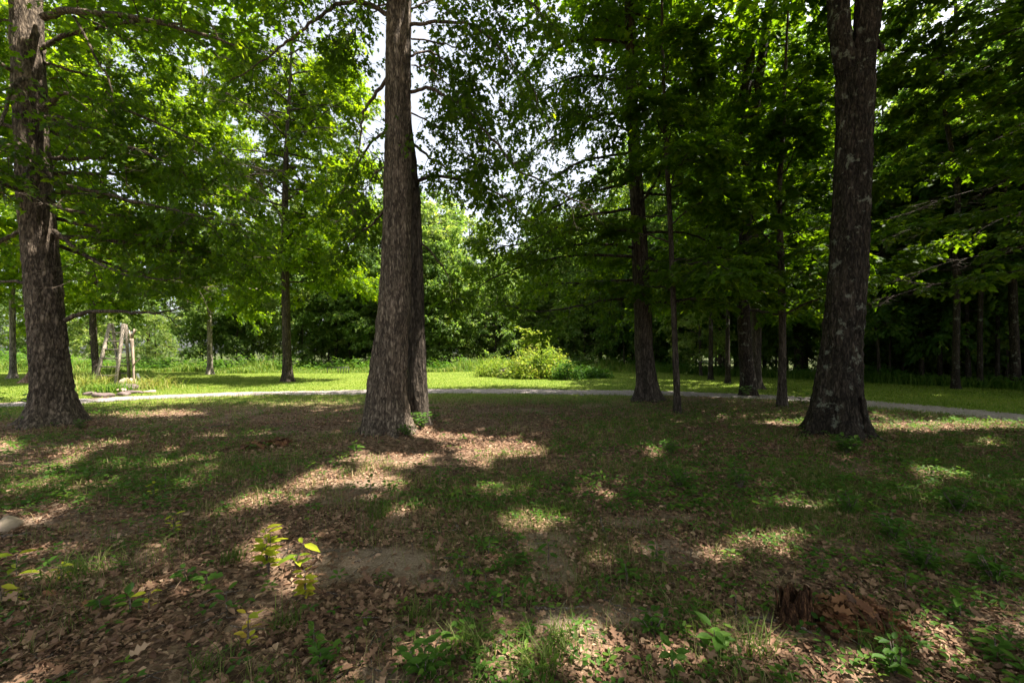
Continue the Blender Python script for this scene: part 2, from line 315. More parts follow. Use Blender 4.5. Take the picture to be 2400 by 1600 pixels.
def ground_mat():
    m, t, o = mat('ground')
    L = t.links.new
    tc = t.nodes.new('ShaderNodeTexCoord'); co = tc.outputs['Object']
    def noise(s, d=5, r=.6):
        n = N(t, 'ShaderNodeTexNoise'); n.inputs['Scale'].default_value = s; n.inputs['Detail'].default_value = d; n.inputs['Roughness'].default_value = r; L(co, n.inputs['Vector']); return n.outputs['Fac']
    def vor(s):
        n = N(t, 'ShaderNodeTexVoronoi'); n.inputs['Scale'].default_value = s; L(co, n.inputs['Vector']); return n
    def attr(a):
        n = N(t, 'ShaderNodeAttribute'); n.attribute_name = a; return n.outputs['Fac']
    def mix(f, a, b):
        n = N(t, 'ShaderNodeMix'); n.data_type = 'RGBA'; L(f, n.inputs[0]); L(a, n.inputs[6]); L(b, n.inputs[7]); return n.outputs[2]
    def mr(x, a, b, c=0, d=1):
        n = N(t, 'ShaderNodeMapRange'); n.inputs[1].default_value = a; n.inputs[2].default_value = b; n.inputs[3].default_value = c; n.inputs[4].default_value = d; L(x, n.inputs[0]); return n.outputs[0]
    def mth(op, a, b):
        n = N(t, 'ShaderNodeMath'); n.operation = op
        for i, q in enumerate((a, b)):
            if isinstance(q, (int, float)): n.inputs[i].default_value = q
            else: L(q, n.inputs[i])
        return n.outputs[0]
    # leaf litter: small cells of brown
    v1 = vor(22); v2 = vor(48)
    s1 = N(t, 'ShaderNodeSeparateColor'); L(v1.outputs['Color'], s1.inputs[0]); s2 = N(t, 'ShaderNodeSeparateColor'); L(v2.outputs['Color'], s2.inputs[0])
    fl = mth('ADD', mth('MULTIPLY', s1.outputs[0], .55), mth('MULTIPLY', s2.outputs[0], .45))
    lit = ramp(t, fl, [(.1, (.045, .028, .019)), (.45, (.13, .082, .053)), (.7, (.22, .145, .095)), (1, (.34, .235, .16))])
    soil = ramp(t, noise(55, 9, .8), [(.32, (.12, .083, .058)), (.5, (.25, .18, .128)), (.7, (.46, .36, .27))])
    lawn = ramp(t, noise(30, 6, .75), [(.3, (.06, .095, .014)), (.55, (.12, .165, .022)), (.75, (.21, .22, .05))])
    lawnb = ramp(t, noise(.8, 4, .6), [(.3, (.10, .15, .018)), (.7, (.19, .21, .04))])
    half = N(t, 'ShaderNodeValue'); half.outputs[0].default_value = .5
    lawn = mix(half.outputs[0], lawn, lawnb)
    wood = ramp(t, noise(6, 6, .7), [(.3, (.03, .032, .014)), (.6, (.06, .075, .025)), (.8, (.10, .08, .05))])
    sm = mr(mth('ADD', attr('soil'), mth('MULTIPLY', noise(14, 8, .75), .9)), .74, 1.12)
    c = mix(sm, lit, soil)
    gm = mr(mth('ADD', attr('lawn'), mth('MULTIPLY', noise(5, 6, .7), .7)), .62, 1.0)
    c = mix(gm, c, lawn)
    c = mix(attr('wood'), c, wood)
    p = N(t, 'ShaderNodeBsdfPrincipled'); p.inputs['Roughness'].default_value = .95; p.inputs['Specular IOR Level'].default_value = .1
    b = N(t, 'ShaderNodeBump'); b.inputs['Strength'].default_value = .7; b.inputs['Distance'].default_value = .02
    hh = mth('ADD', mth('MULTIPLY', fl, .6), noise(60, 4, .7)); L(hh, b.inputs['Height']); L(b.outputs[0], p.inputs['Normal'])
    L(c, p.inputs['Base Color']); L(p.outputs[0], o.inputs[0]); return m
M['ground'] = ground_mat()
def path_mat():
    m, t, o = mat('gravel'); L = t.links.new
    tc = t.nodes.new('ShaderNodeTexCoord')
    v = N(t, 'ShaderNodeTexVoronoi'); v.inputs['Scale'].default_value = 28; L(tc.outputs['Object'], v.inputs['Vector'])
    s = N(t, 'ShaderNodeSeparateColor'); L(v.outputs['Color'], s.inputs[0])
    n = N(t, 'ShaderNodeTexNoise'); n.inputs['Scale'].default_value = 3; n.inputs['Detail'].default_value = 7; n.inputs['Roughness'].default_value = .75; L(tc.outputs['Object'], n.inputs['Vector'])
    a = N(t, 'ShaderNodeMath'); a.operation = 'MULTIPLY_ADD'; a.inputs[1].default_value = .45; L(s.outputs[0], a.inputs[0])
    b2 = N(t, 'ShaderNodeMath'); b2.operation = 'MULTIPLY'; b2.inputs[1].default_value = .6; L(n.outputs['Fac'], b2.inputs[0]); L(b2.outputs[0], a.inputs[2])
    c = ramp(t, a.outputs[0], [(.15, (.12, .098, .088)), (.5, (.235, .20, .185)), (.85, (.37, .325, .305))])
    p = N(t, 'ShaderNodeBsdfPrincipled'); p.inputs['Roughness'].default_value = .9; p.inputs['Specular IOR Level'].default_value = .15
    b = N(t, 'ShaderNodeBump'); b.inputs['Strength'].default_value = .8; b.inputs['Distance'].default_value = .02; L(v.outputs['Distance'], b.inputs['Height']); L(b.outputs[0], p.inputs['Normal'])
    L(c, p.inputs['Base Color']); L(p.outputs[0], o.inputs[0]); return m
M['gravel'] = path_mat()

# ------------------------------------------------------------------ object helpers
def tag(o, label, cat, group=None, kind=None):
    if label: o['label'] = label
    if cat: o['category'] = cat
    if group: o['group'] = group
    if kind: o['kind'] = kind
    return o
def empty(name, loc, label, cat, group=None):
    o = bpy.data.objects.new(name, None); COL.objects.link(o); o.location = loc; o.empty_display_size = .3
    return tag(o, label, cat, group)
def dup(root, loc, rz=0, sc=1.0, label=None, group=None):
    r = root.copy(); COL.objects.link(r); r.location = loc; r.rotation_euler = (0, 0, rz); r.scale = (sc, sc, sc) if np.isscalar(sc) else sc
    if label: r['label'] = label
    if group: r['group'] = group
    for ch in list(root.children):
        c = ch.copy(); COL.objects.link(c); c.parent = r
        for g in list(ch.children):
            d = g.copy(); COL.objects.link(d); d.parent = c
    return r

# ------------------------------------------------------------------ ground, path
def soil_mask(x, y):
    s = np.zeros_like(x)
    for X, Y, rx, ry, k in ((1540, 1265, 75, 34, 1.), (1250, 1245, 90, 26, .8), (850, 1290, 170, 40, .95), (1000, 1330, 120, 40, .6), (1270, 1300, 70, 50, .75), (1330, 1420, 130, 40, .8), (1420, 1410, 150, 34, .85),
                           (700, 1265, 110, 28, .7), (1790, 1440, 110, 40, .8), (860, 1560, 90, 40, .8), (1470, 1200, 90, 20, .6), (2240, 1235, 60, 16, .7), (1850, 1152, 60, 14, .7), (60, 1320, 70, 20, .7), (1560, 1185, 50, 12, .7), (1960, 1430, 160, 34, .55), (60, 886, 120, 8, 1.)):
        c = G(X, Y); ax = rx/FPX*c[1]; ay = ry*c[1]**2/(CAMZ*FPX)
        r = np.sqrt(((x-c[0])/ax)**2+((y-c[1])/ay)**2)
        s = np.maximum(s, k*(1-sstep(.5, 1.25, r)))
    s = np.maximum(s, .55*sstep(.62, .8, fbm(x*.9+3, y*.9+70, 3)))
    return s
def lawn_mask(x, y):
    pd = path_dist(x, y)
    far = sstep(.6, 1.3, pd)
    left = 1-sstep(2., 7., x)
    near = np.clip(1.0-(-pd-1.)/ (2.0+3.2*left), 0, 1)*(.35+.5*left)
    patch = .45*sstep(.45, .7, fbm(x*.55+8, y*.55+21, 3))*(1-sstep(9, 12, y)*.2)
    rightg = .5*sstep(.8, 2.5, x)*(1-sstep(5.5, 7.5, y))
    return np.clip(np.where(pd > 0, far, np.maximum(np.maximum(near, patch*.75), rightg*patch*1.3)), 0, 1)
def wood_mask(x, y):
    # floor of the wood at the back and on the right
    e = 37+3*np.sin(x*.2)
    e = np.where(x > 9, 37-(x-9)*1.75, e)
    e = np.maximum(e, 13.0+np.clip(x-18, 0, 99)*-.6)
    return sstep(-1., 1.5, y-e)
def axis(n, near, far):
    u = np.linspace(-1, 1, n); return np.sign(u)*(near*np.abs(u)*(n/2)+(far-near*n/2)*np.abs(u)**6)
gx = axis(420, .09, 600.); gyu = np.linspace(0, 1, 420); gy = -60*(1-np.clip(gyu/.12, 0, 1))**2 + np.where(gyu > .12, 20*((gyu-.12)/.58), 0)*1.0
gy = np.where(gyu > .7, 20+ (gyu-.7)/.3*20+600*np.clip((gyu-.7)/.3, 0, 1)**5, gy)
XX, YY = np.meshgrid(gx, gy); ny, nx = XX.shape
ZZ = gz(XX, YY)
ga = Acc(); ii = np.arange(ny-1)[:, None]*nx; jj = np.arange(nx-1)[None]
ga.add(np.stack([XX, YY, ZZ], -1).reshape(-1, 3), np.stack([ii+jj, ii+jj+1, ii+jj+1+nx, ii+jj+nx], -1).reshape(-1, 4))
go = ga.build('ground', M['ground'], smooth=True); go['kind'] = 'structure'; go['label'] = 'woodland floor of brown leaf litter turning to mown lawn beyond the path'
for nm, fn in (('soil', soil_mask), ('lawn', lawn_mask), ('wood', wood_mask)):
    at = go.data.attributes.new(nm, 'FLOAT', 'POINT'); at.data.foreach_set('value', fn(XX, YY).astype(np.float32).ravel())

pa = Acc(); pd_ = nrm(np.gradient(PATH, axis=0)); pn = np.stack([-pd_[:, 1], pd_[:, 0]], 1)
fine = catmull(PATH, 4); fd = nrm(np.gradient(fine, axis=0)); fn_ = np.stack([-fd[:, 1], fd[:, 0]], 1)
k = np.arange(len(fine)); wb = np.interp(fine[:, 0], [-16, -9, -3, 4, 9], [.62, .8, 1.0, 1.0, .95]); wl = wb+.3*(fbm(k*.3, k*0+3, 3)-.5)*2; wr = wb+.3*(fbm(k*.3, k*0+33, 3)-.5)*2
cols = []
for u in np.linspace(-1, 1, 9):
    q = fine+fn_*(np.where(u > 0, wl, wr)*u)[:, None]
    cols.append(np.column_stack([q, gz(q[:, 0], q[:, 1])+.016-.010*u*u]))
cols = np.stack(cols, 1); n_, m_ = cols.shape[:2]
ii = np.arange(n_-1)[:, None]*m_; jj = np.arange(m_-1)[None]
pa.add(cols.reshape(-1, 3), np.stack([ii+jj, ii+m_+jj, ii+m_+jj+1, ii+jj+1], -1).reshape(-1, 4))
po = pa.build('path', M['gravel'], smooth=True); po['kind'] = 'structure'; po['label'] = 'grey gravel path curving across between the trees and the lawn'

# ------------------------------------------------------------------ trees
class Tree:
    def __init__(s, base, seed=0):
        s.base = np.asarray(base, float); s.wood = Acc(); s.L = []; s.rng = np.random.default_rng(seed)
        s.limbs = []
    def trunk(s, pts, radii, sides=26, flare=.6, lobes=5, bot=True, acc=None, rough=.04, slant=False, per=10, bark=0.):
        """a tapering trunk with a root flare"""
        pts = catmull(pts, per); n = len(pts)
        if slant: radii = np.array(radii)*pts[0, 1]/math.hypot(pts[0, 0], pts[0, 1])
        r = np.interp(np.linspace(0, 1, n), np.linspace(0, 1, len(radii)), radii)
        a = np.linspace(0, 2*np.pi, sides, endpoint=False); ph = s.rng.random(4)*6.28
        z = pts[:, 2]-pts[0, 2]
        fl = flare*np.exp(-np.maximum(z, 0)/.38) if bot else z*0
        lob = 1+.45*np.cos(lobes*a+ph[0])+.3*np.cos((lobes-2)*a+ph[1])
        fl2 = (.75 if bot and bark else 0)*np.exp(-np.maximum(z, 0)/.11)
        R = r[:, None]*(1+fl[:, None]*lob[None]+fl2[:, None]*np.maximum(0, np.cos((lobes+1)*a+ph[2])[None]+.35*np.cos(3*a+ph[3])[None])**2)
        A = a[None]+z[:, None]*.25
        R = R*(1+rough*(np.cos(3*A+ph[2])+.7*np.cos(5*A+ph[3]+z[:, None]*1.3))+rough*1.6*(fbm(A*2.2+ph[0], z[:, None]*2+0*A, 3)-.5))
        if bark: R = R+bark*(fbm(a[None]*r[:, None]*16+ph[0]*9, z[:, None]*4.5+0*a[None], 3)-.5)+bark*.8*(fbm(a[None]*r[:, None]*42+ph[1]*9, z[:, None]*11+0*a[None], 2)-.5)
        V = np.stack([pts[:, 0:1]+R*np.cos(a), pts[:, 1:2]+R*np.sin(a), np.broadcast_to(pts[:, 2:3], R.shape)], -1)
        i = np.arange(n-1)[:, None]*sides; j = np.arange(sides)[None]; k = (j+1) % sides
        q = np.stack([i+j, i+k, i+k+sides, i+j+sides], -1).reshape(-1, 4)
        (acc or s.wood).add(V.reshape(-1, 3), [q, ((n-1)*sides+np.arange(sides))[None]])
        return pts, r
    def leaves(s, pos, d, n, size, tint): s.L.append((pos, d, n, size, tint))
    def spray(s, pts, r0, flat, size, ntwig, nleaf, twl, wood, droop=.1):
        """twigs with leaves along one small branch"""
        g = s.rng; n = len(pts)
        wood.tube(pts, np.linspace(r0, max(r0*.35, .002), n), 4, caps=False)
        t = g.random(ntwig)**.75*(n-1); i = np.minimum(t.astype(int), n-2); f = (t-i)[:, None]
        p = pts[i]*(1-f)+pts[i+1]*f; tg = nrm(pts[i+1]-pts[i])
        up = np.array([0, 0, 1.]); sd = nrm(np.cross(tg, up)+1e-6)
        sgn = np.where(g.random(ntwig) < .5, -1, 1)[:, None]
        d = nrm(tg*g.uniform(.2, 1.0, (ntwig, 1))+sd*sgn*g.uniform(.4, 1.1, (ntwig, 1))+up*(g.normal(0, .12 if flat else .5, (ntwig, 1))-droop))
        L = twl*g.uniform(.5, 1.25, ntwig)
        # twig stems: thin three-sided
        e = p+d*L[:, None]; u = nrm(np.cross(d, up)+1e-6); v = np.cross(d, u); tr = .004
        V = np.stack([p+u*tr, p-u*tr*.5+v*tr*.87, p-u*tr*.5-v*tr*.87, e], 1).reshape(-1, 3)
        o = (np.arange(ntwig)*4)[:, None]
        wood.add(V, np.concatenate([o+[0, 1, 3], o+[1, 2, 3], o+[2, 0, 3]]))
        m = ntwig*nleaf
        sfr = g.uniform(.12, 1.05, (ntwig, nleaf)); base = p[:, None]+d[:, None]*(L[:, None]*sfr)[..., None]
        base = base+g.normal(0, .035 if flat else .06, base.shape); base[..., 2] -= droop*.25*sfr
        D = np.repeat(d[:, None], nleaf, 1)
        su = np.cross(D, up); s2 = np.where(g.random((ntwig, nleaf, 1)) < .5, -1, 1)
        ld = nrm(D*g.uniform(.2, 1, (ntwig, nleaf, 1))+su*s2*g.uniform(.3, 1.1, (ntwig, nleaf, 1))+up*g.normal(-.25 if flat else -.4, .18 if flat else .4, (ntwig, nleaf, 1)))
        ln = nrm(up+g.normal(0, .28 if flat else .55, (ntwig, nleaf, 3)))
        tt = np.clip(g.normal(.5, .17, (ntwig, 1))+g.normal(0, .12, (ntwig, nleaf)), 0, 1)
        s.leaves(base.reshape(-1, 3), ld.reshape(-1, 3), ln.reshape(-1, 3), (size*g.uniform(.65, 1.2, m)), tt.ravel())
    def limb(s, pts, r0, flat=False, size=.13, nsec=10, seclen=1.3, ntwig=7, nleaf=11, twl=.42, tmin=.2, acc=None, droop=.12, rise=.0, sides=7, secspread=.55):
        g = s.rng; wood = acc or s.wood
        pts = catmull(pts, 5) if len(pts) < 9 else np.asarray(pts)
        n = len(pts)
        pts = pts+np.concatenate([np.zeros((1, 3)), g.normal(0, .012, (n-1, 3))]); 
        wood.tube(pts, np.linspace(1, .16, n)**.9*r0, sides, caps=False)
        up = np.array([0, 0, 1.])
        for k in range(nsec):
            t = (tmin+(1-tmin)*(k+g.random())/nsec)*(n-1); i = min(int(t), n-2); f = t-i
            p = pts[i]*(1-f)+pts[i+1]*f; tg = nrm(pts[i+1]-pts[i]); sd = nrm(np.cross(tg, up)+1e-6)
            q = (t/(n-1)); L = seclen*(1-.55*q)*g.uniform(.6, 1.25)
            d = nrm(tg*g.uniform(.3, 1)+sd*(1 if k % 2 else -1)*g.uniform(.5, 1.1)+up*(g.normal(0, .1 if flat else secspread)+rise))
            sp = [p]
            for j in range(4):
                d = nrm(d+up*(-droop*.5)+g.normal(0, .12, 3)); sp.append(sp[-1]+d*L/4)
            s.spray(np.array(sp), max(r0*.28*(1-.5*q), .005), flat, size, ntwig, nleaf, twl, wood, droop)
        s.spray(pts[-max(3, n//4):], r0*.16, flat, size, ntwig, nleaf, twl, wood, droop)
        return pts
    def auto(s, tp, z0, z1, n, lfun, el=.15, r=.05, az=None, **kw):
        """branches all round the trunk between two heights"""
        g = s.rng; zs = tp[:, 2]
        for k in range(n):
            z = z0+(z1-z0)*(k+g.random()*.9)/n; c = np.array([np.interp(z, zs, tp[:, 0]), np.interp(z, zs, tp[:, 1]), z])
            a = az(k) if az else k*2.4+g.uniform(-.5, .5)
            L = lfun((z-z0)/max(z1-z0, .1))*g.uniform(.7, 1.2); e = el+g.normal(0, .12)
            d = np.array([math.cos(a), math.sin(a), e]); p = [c]; m = 5
            for j in range(m):
                d = nrm(d+g.normal(0, .12, 3)+[0, 0, -kw.get('sag', .06)]); p.append(p[-1]+d*L/m)
            k2 = {q: v for q, v in kw.items() if q != 'sag'}
            s.limb(np.array(p), r*(.5+.5*L/lfun(.3)), **k2)
    def coarse(s, c, rad, n, size, seed_t=.5, hollow=.35, T='c'):
        """leaf clumps of the upper crown"""
        g = s.rng; m = max(n//26, 1)
        u = nrm(g.normal(0, 1, (m, 3))); rr = (hollow+(1-hollow)*g.random(m))**.6
        cl = np.asarray(c)+u*rr[:, None]*np.asarray(rad)
        pos = (cl[:, None]+g.normal(0, .42, (m, 26, 3))*[1, 1, .5]).reshape(-1, 3)
        k = len(pos); d = nrm(g.normal(0, 1, (k, 3))*[1, 1, .5]+[0, 0, -.2]); nn = nrm([0, 0, 1.]+g.normal(0, .5, (k, 3)))
        s.C = getattr(s, 'C', []); s.C.append((pos, d, nn, size*g.uniform(.7, 1.3, k), np.clip(g.normal(.5, .2, k), 0, 1)))
    def finish(s, name, label, cat, group, bark, leafm, T, carve=True, trunks=None, limbacc=None, zmin=.25, clear=None):
        root = empty(name, s.base, label, cat, group)
        if trunks:
            for q_, ta in enumerate(trunks): ta.build("trunk", bark if q_ == 0 else M["bark_wood"], root, s.base, True)
            if s.wood.n: s.wood.build('branches' if False else 'limb', bark, root, s.base, True)
        else: s.wood.build('trunk', bark, root, s.base, True)
        ca = Acc()
        for lst, TT in ((s.L, T), (getattr(s, 'C', []), LOBE)):
            if not lst: continue
            pos, d, n, sz, tt = [np.concatenate(q) for q in zip(*lst)]
            kp = pos[:, 2] > s.base[2]+zmin
            if carve: kp &= sun_keep(pos)
            if clear is not None: kp &= clear(pos)
            put(ca, TT, pos, d, n, sz, tt, kp)
        ca.build('crown', leafm, root, s.base)
        s.root = root; return root
def shadefun(k): return lambda q: k*(1-.65*q)

# nothing grows right round the viewer
def not_near(p):
    return (np.linalg.norm(p-[0, 0, CAMZ], axis=1) > 4.2) & ~((p[:, 1] < 5.5) & (p[:, 1] > -.5) & (p[:, 2] < 1.8+.9*np.maximum(p[:, 1], 0)+.3))

# --- oak at the left
b = G(120, 978); d0 = b[1]
T1 = Tree(b, 11)
tp, tr = T1.trunk([b+[0, 0, -.12], P(118, 900, d0), P(110, 800, d0), P(104, 700, d0), P(88, 500, d0), P(70, 250, d0), P(58, 0, d0), P(50, -350, d0), P(40, -800, d0)], [.47, .44, .41, .40, .385, .36, .34, .30, .16], 80, .62, 5, slant=True, per=26, bark=.05)
def px_limb(t, lst, d1, d2, r0, **kw):
    n = len(lst); t.limb(np.array([P(x, y, d1+(d2-d1)*i/(n-1)) for i, (x, y) in enumerate(lst)]), r0, **kw)
OK1 = dict(size=.14, twl=.46, seclen=1.5, nleaf=9, ntwig=8)
px_limb(T1, [(100, 40), (160, 25), (300, 40), (440, 72), (560, 110)], d0, 7.6, .075, nsec=14, **OK1)
px_limb(T1, [(100, 265), (170, 290), (250, 320), (340, 355), (430, 400)], d0, 7.8, .05, nsec=13, **OK1)
px_limb(T1, [(95, 255), (140, 215), (190, 222), (270, 245), (400, 300), (520, 360)], d0, 8.2, .055, nsec=14, **OK1)
px_limb(T1, [(170, 38), (215, 120), (255, 200), (262, 260)], d0-.1, 8.3, .03, nsec=8, **OK1)
px_limb(T1, [(115, 470), (200, 490), (300, 500), (400, 530), (480, 570)], d0, 9.2, .045, nsec=12, **OK1)
px_limb(T1, [(125, 530), (190, 580), (260, 620), (350, 640), (420, 640)], d0, 8.0, .04, nsec=12, **OK1)
px_limb(T1, [(125, 420), (220, 440), (350, 470), (470, 500), (560, 520)], d0, 7.4, .045, nsec=12, **OK1)
px_limb(T1, [(150, 735), (200, 716), (290, 717), (350, 719), (420, 705)], d0, 8.0, .05, nsec=5, tmin=.72, size=.13, seclen=.9, nleaf=9)
px_limb(T1, [(60, 650), (20, 645), (-40, 650), (-140, 660)], d0, 8.8, .035, nsec=7, tmin=.5, **OK1)
px_limb(T1, [(80, 330), (30, 330), (-40, 350), (-160, 380)], d0, 7.4, .05, nsec=10, **OK1)
px_limb(T1, [(75, 180), (40, 190), (10, 250), (-10, 330), (-10, 420)], d0, 7.0, .045, nsec=10, flat=True, size=.15, seclen=1.2)
px_limb(T1, [(70, 380), (60, 400), (70, 440), (100, 470)], d0-.2, 6.9, .03, nsec=6, flat=True, size=.14, seclen=.9)
px_limb(T1, [(70, 120), (200, 70), (340, 50), (470, 70), (540, 110)], d0, 9.8, .05, nsec=13, **OK1)
for i, lst in enumerate(([(110, 440), (230, 450), (380, 480), (560, 560)], [(120, 500), (260, 530), (420, 560), (600, 620)], [(100, 300), (240, 340), (400, 420), (600, 470)], [(110, 400), (250, 400), (420, 420), (560, 400)], [(120, 560), (230, 600), (350, 640), (480, 660)])):
    px_limb(T1, lst, d0+.3, 8.6+.5*i, .045, nsec=13, **OK1)
T1.auto(tp, 3.6, 8.4, 10, shadefun(3.6), .15, .05, sag=.09, nsec=8, **OK1)
T1.coarse((-9.4, 8.6, 13.5), (5.8, 5.8, 4.6), 9500, .30)
def clear1(p): return not_near(p) & ~((p[:, 2] < 2.5) & (p[:, 0] < -5.9)) & ~((p[:, 1] < 8.35) & (p[:, 0] < -7.8) & ((p[:, 2] < 4.2) | (np.random.default_rng(4).random(len(p)) < .6)))
T1.finish('oak_tree', 'broad dark oak at the left whose bare low bough reaches before the wooden ladder', 'tree', None, M['bark_oak'], M['oak_leaf'], OAKF, clear=clear1)

# --- twin-stemmed oak in the middle
b = G(902, 1004); d0 = b[1]; T2 = Tree(b, 22)
A1, A2 = Acc(), Acc()
tp, tr = T2.trunk([b+[-.03, 0, -.12], P(892, 960, d0), P(890, 900, d0), P(900, 780, d0), P(907, 700, d0), P(913, 500, d0), P(914, 250, d0), P(915, 0, d0), P(918, -300, d0), P(930, -800, d0)], [.355, .355, .335, .30, .29, .245, .23, .215, .185, .10], 70, .42, 5, acc=A1, slant=True, per=26, bark=.035)
d1 = d0+.75
tp2, _ = T2.trunk([np.array([(957-CXP)/FPX*d1, d1, -.1]), P(958, 930, d1), P(957, 850, d1), P(953, 700, d1), P(949, 500, d1), P(940, 380, d1+.15), P(922, 200, d1+.3), P(916, 0, d1+.4), P(930, -300, d1+.7), P(960, -700, d1+1.)], [.20, .195, .185, .175, .165, .15, .14, .125, .11, .06], 48, .45, 4, acc=A2, slant=True, per=22, bark=.03)
OK2 = dict(size=.13, twl=.45, nleaf=9, ntwig=7)
px_limb(T2, [(940, 58), (1000, 52), (1060, 50), (1120, 85), (1180, 150), (1230, 215), (1262, 300)], d0, 7.2, .032, nsec=13, tmin=.1, seclen=1.1, **OK2)
px_limb(T2, [(942, 212), (990, 204), (1060, 240), (1130, 322), (1190, 390), (1260, 425), (1330, 465), (1380, 470)], d0, 6.9, .032, nsec=13, tmin=.12, seclen=1.0, **OK2)
px_limb(T2, [(958, 416), (1000, 404), (1080, 418), (1160, 455), (1230, 520)], d1, 8.6, .04, nsec=10, seclen=1.1, tmin=.15, **OK2)
px_limb(T2, [(945, 330), (1000, 370), (1060, 410), (1130, 480)], d1, 9.3, .03, nsec=8, seclen=1.0, **OK2)
px_limb(T2, [(890, 32), (840, 8), (780, 8), (740, 35), (690, 72), (640, 112), (590, 150), (520, 190)], d0, 7.2, .042, nsec=14, tmin=.15, seclen=1.0, **OK2)
px_limb(T2, [(888, 182), (852, 228), (835, 260), (826, 330), (808, 400)], d0, 7.9, .035, nsec=8, tmin=.4, seclen=.9, **OK2)
px_limb(T2, [(965, 555), (1000, 592), (1030, 640), (1040, 690)], d1, 8.6, .022, nsec=4, tmin=.55, seclen=.5, **OK2)
px_limb(T2, [(940, 130), (985, 120), (1040, 150), (1090, 210), (1120, 280)], d0, 8.6, .022, nsec=11, tmin=.06, seclen=1.1, **OK2)
px_limb(T2, [(935, -80), (1020, -90), (1110, -60), (1200, -10), (1270, 60)], d0, 7.0, .05, nsec=12, seclen=1.2, **OK2)
px_limb(T2, [(900, -100), (840, -110), (770, -90), (690, -40), (640, 20)], d0, 8.4, .05, nsec=12, seclen=1.2, **OK2)
px_limb(T2, [(885, 480), (850, 520), (820, 540), (780, 600)], d0, 8.6, .025, nsec=6, seclen=.8, **OK2)
px_limb(T2, [(888, 300), (850, 330), (800, 420), (770, 470)], d0+.2, 9.2, .03, nsec=8, seclen=.9, **OK2)
for lst in ([(945, 20), (1000, 0), (1060, -10), (1130, 20), (1200, 80)], [(945, 150), (990, 160), (1040, 210), (1080, 280), (1110, 350)], [(945, 260), (1000, 290), (1050, 340), (1090, 400)], [(945, 90), (1010, 100), (1080, 130), (1150, 220), (1180, 300)],
            [(888, 10), (850, 30), (810, 70), (790, 120)], [(888, 380), (860, 400), (835, 440), (800, 500)]):
    px_limb(T2, lst, d0+.2, T2.rng.uniform(7.6, 10.2), .016, nsec=12, seclen=1.0, tmin=.04, **OK2)
T2.coarse((-1.9, 7.9, 14.), (5.2, 5.2, 4.2), 9500, .30)
r2 = T2.finish('oak_tree', 'grey-brown oak of two stems leaning together from one base near the middle', 'tree', None, M['bark_twin'], M['oak_leaf'], OAKF, trunks=[A1, A2], clear=not_near)
for c_ in r2.children:
    if c_.name.startswith('trunk'): pass

# --- forked tree at the right
b = G(1922, 1006); d0 = b[1]; T3 = Tree(b, 33)
tp, _ = T3.trunk([b+[0, 0, -.12], P(1921, 960, d0), P(1922, 900, d0), P(1932, 800, d0), P(1940, 700, d0), P(1953, 500, d0), P(1962, 300, d0), P(1964, 190, d0), P(1962, 130, d0)], [.46, .45, .41, .375, .36, .34, .325, .345, .30], 80, .45, 5, slant=True, per=26, bark=.05)
T3.trunk([P(1946, 170, d0), P(1930, 80, d0), P(1925, 0, d0), P(1915, -100, d0), P(1900, -300, d0), P(1890, -700, d0)], [.2, .205, .20, .19, .17, .10], 40, 0, 5, False, slant=True, per=16, bark=.04)
T3.trunk([P(1978, 190, d0), P(1986, 90, d0), P(1995, 0, d0), P(2003, -100, d0+.1), P(2020, -300, d0+.3), P(2060, -700, d0+.6)], [.22, .245, .25, .24, .22, .12], 40, 0, 5, False, slant=True, per=16, bark=.04)
T3.limb(np.array([P(2005, 95, d0), P(2025, 112, d0-.1), P(2030, 118, d0-.12)]), .06, nsec=0, ntwig=1, nleaf=1)
v_ = nrm(b[:2]); p_ = np.array([v_[1], -v_[0]])
for f0, f1, r_ in ((.60, .66, .055), (.93, .97, .06)):
    q = []
    for h_, R_ in ((.05, .42), (.2, .40), (.4, .375), (.58, .355), (.70, .34), (.80, .33)):
        f_ = f0+(f1-f0)*h_ if h_ < .7 else .79; c_ = b[:2]+R_*(f_*p_-math.sqrt(max(0, 1-f_*f_))*v_); q.append([c_[0], c_[1], b[2]+h_])
    q = catmull(np.array(q), 5); T3.wood.tube(q, np.linspace(r_, r_*.7, len(q)), 9)
T3.coarse((6.4, 7.5, 13.5), (5.4, 5.4, 4.2), 7000, .30)
T3.finish('forked_tree', 'thick dark lichen-spotted tree that forks high up, right of the thin saplings', 'tree', None, M['bark_dark'], M['maple_leaf'], MAPLE, clear=not_near)
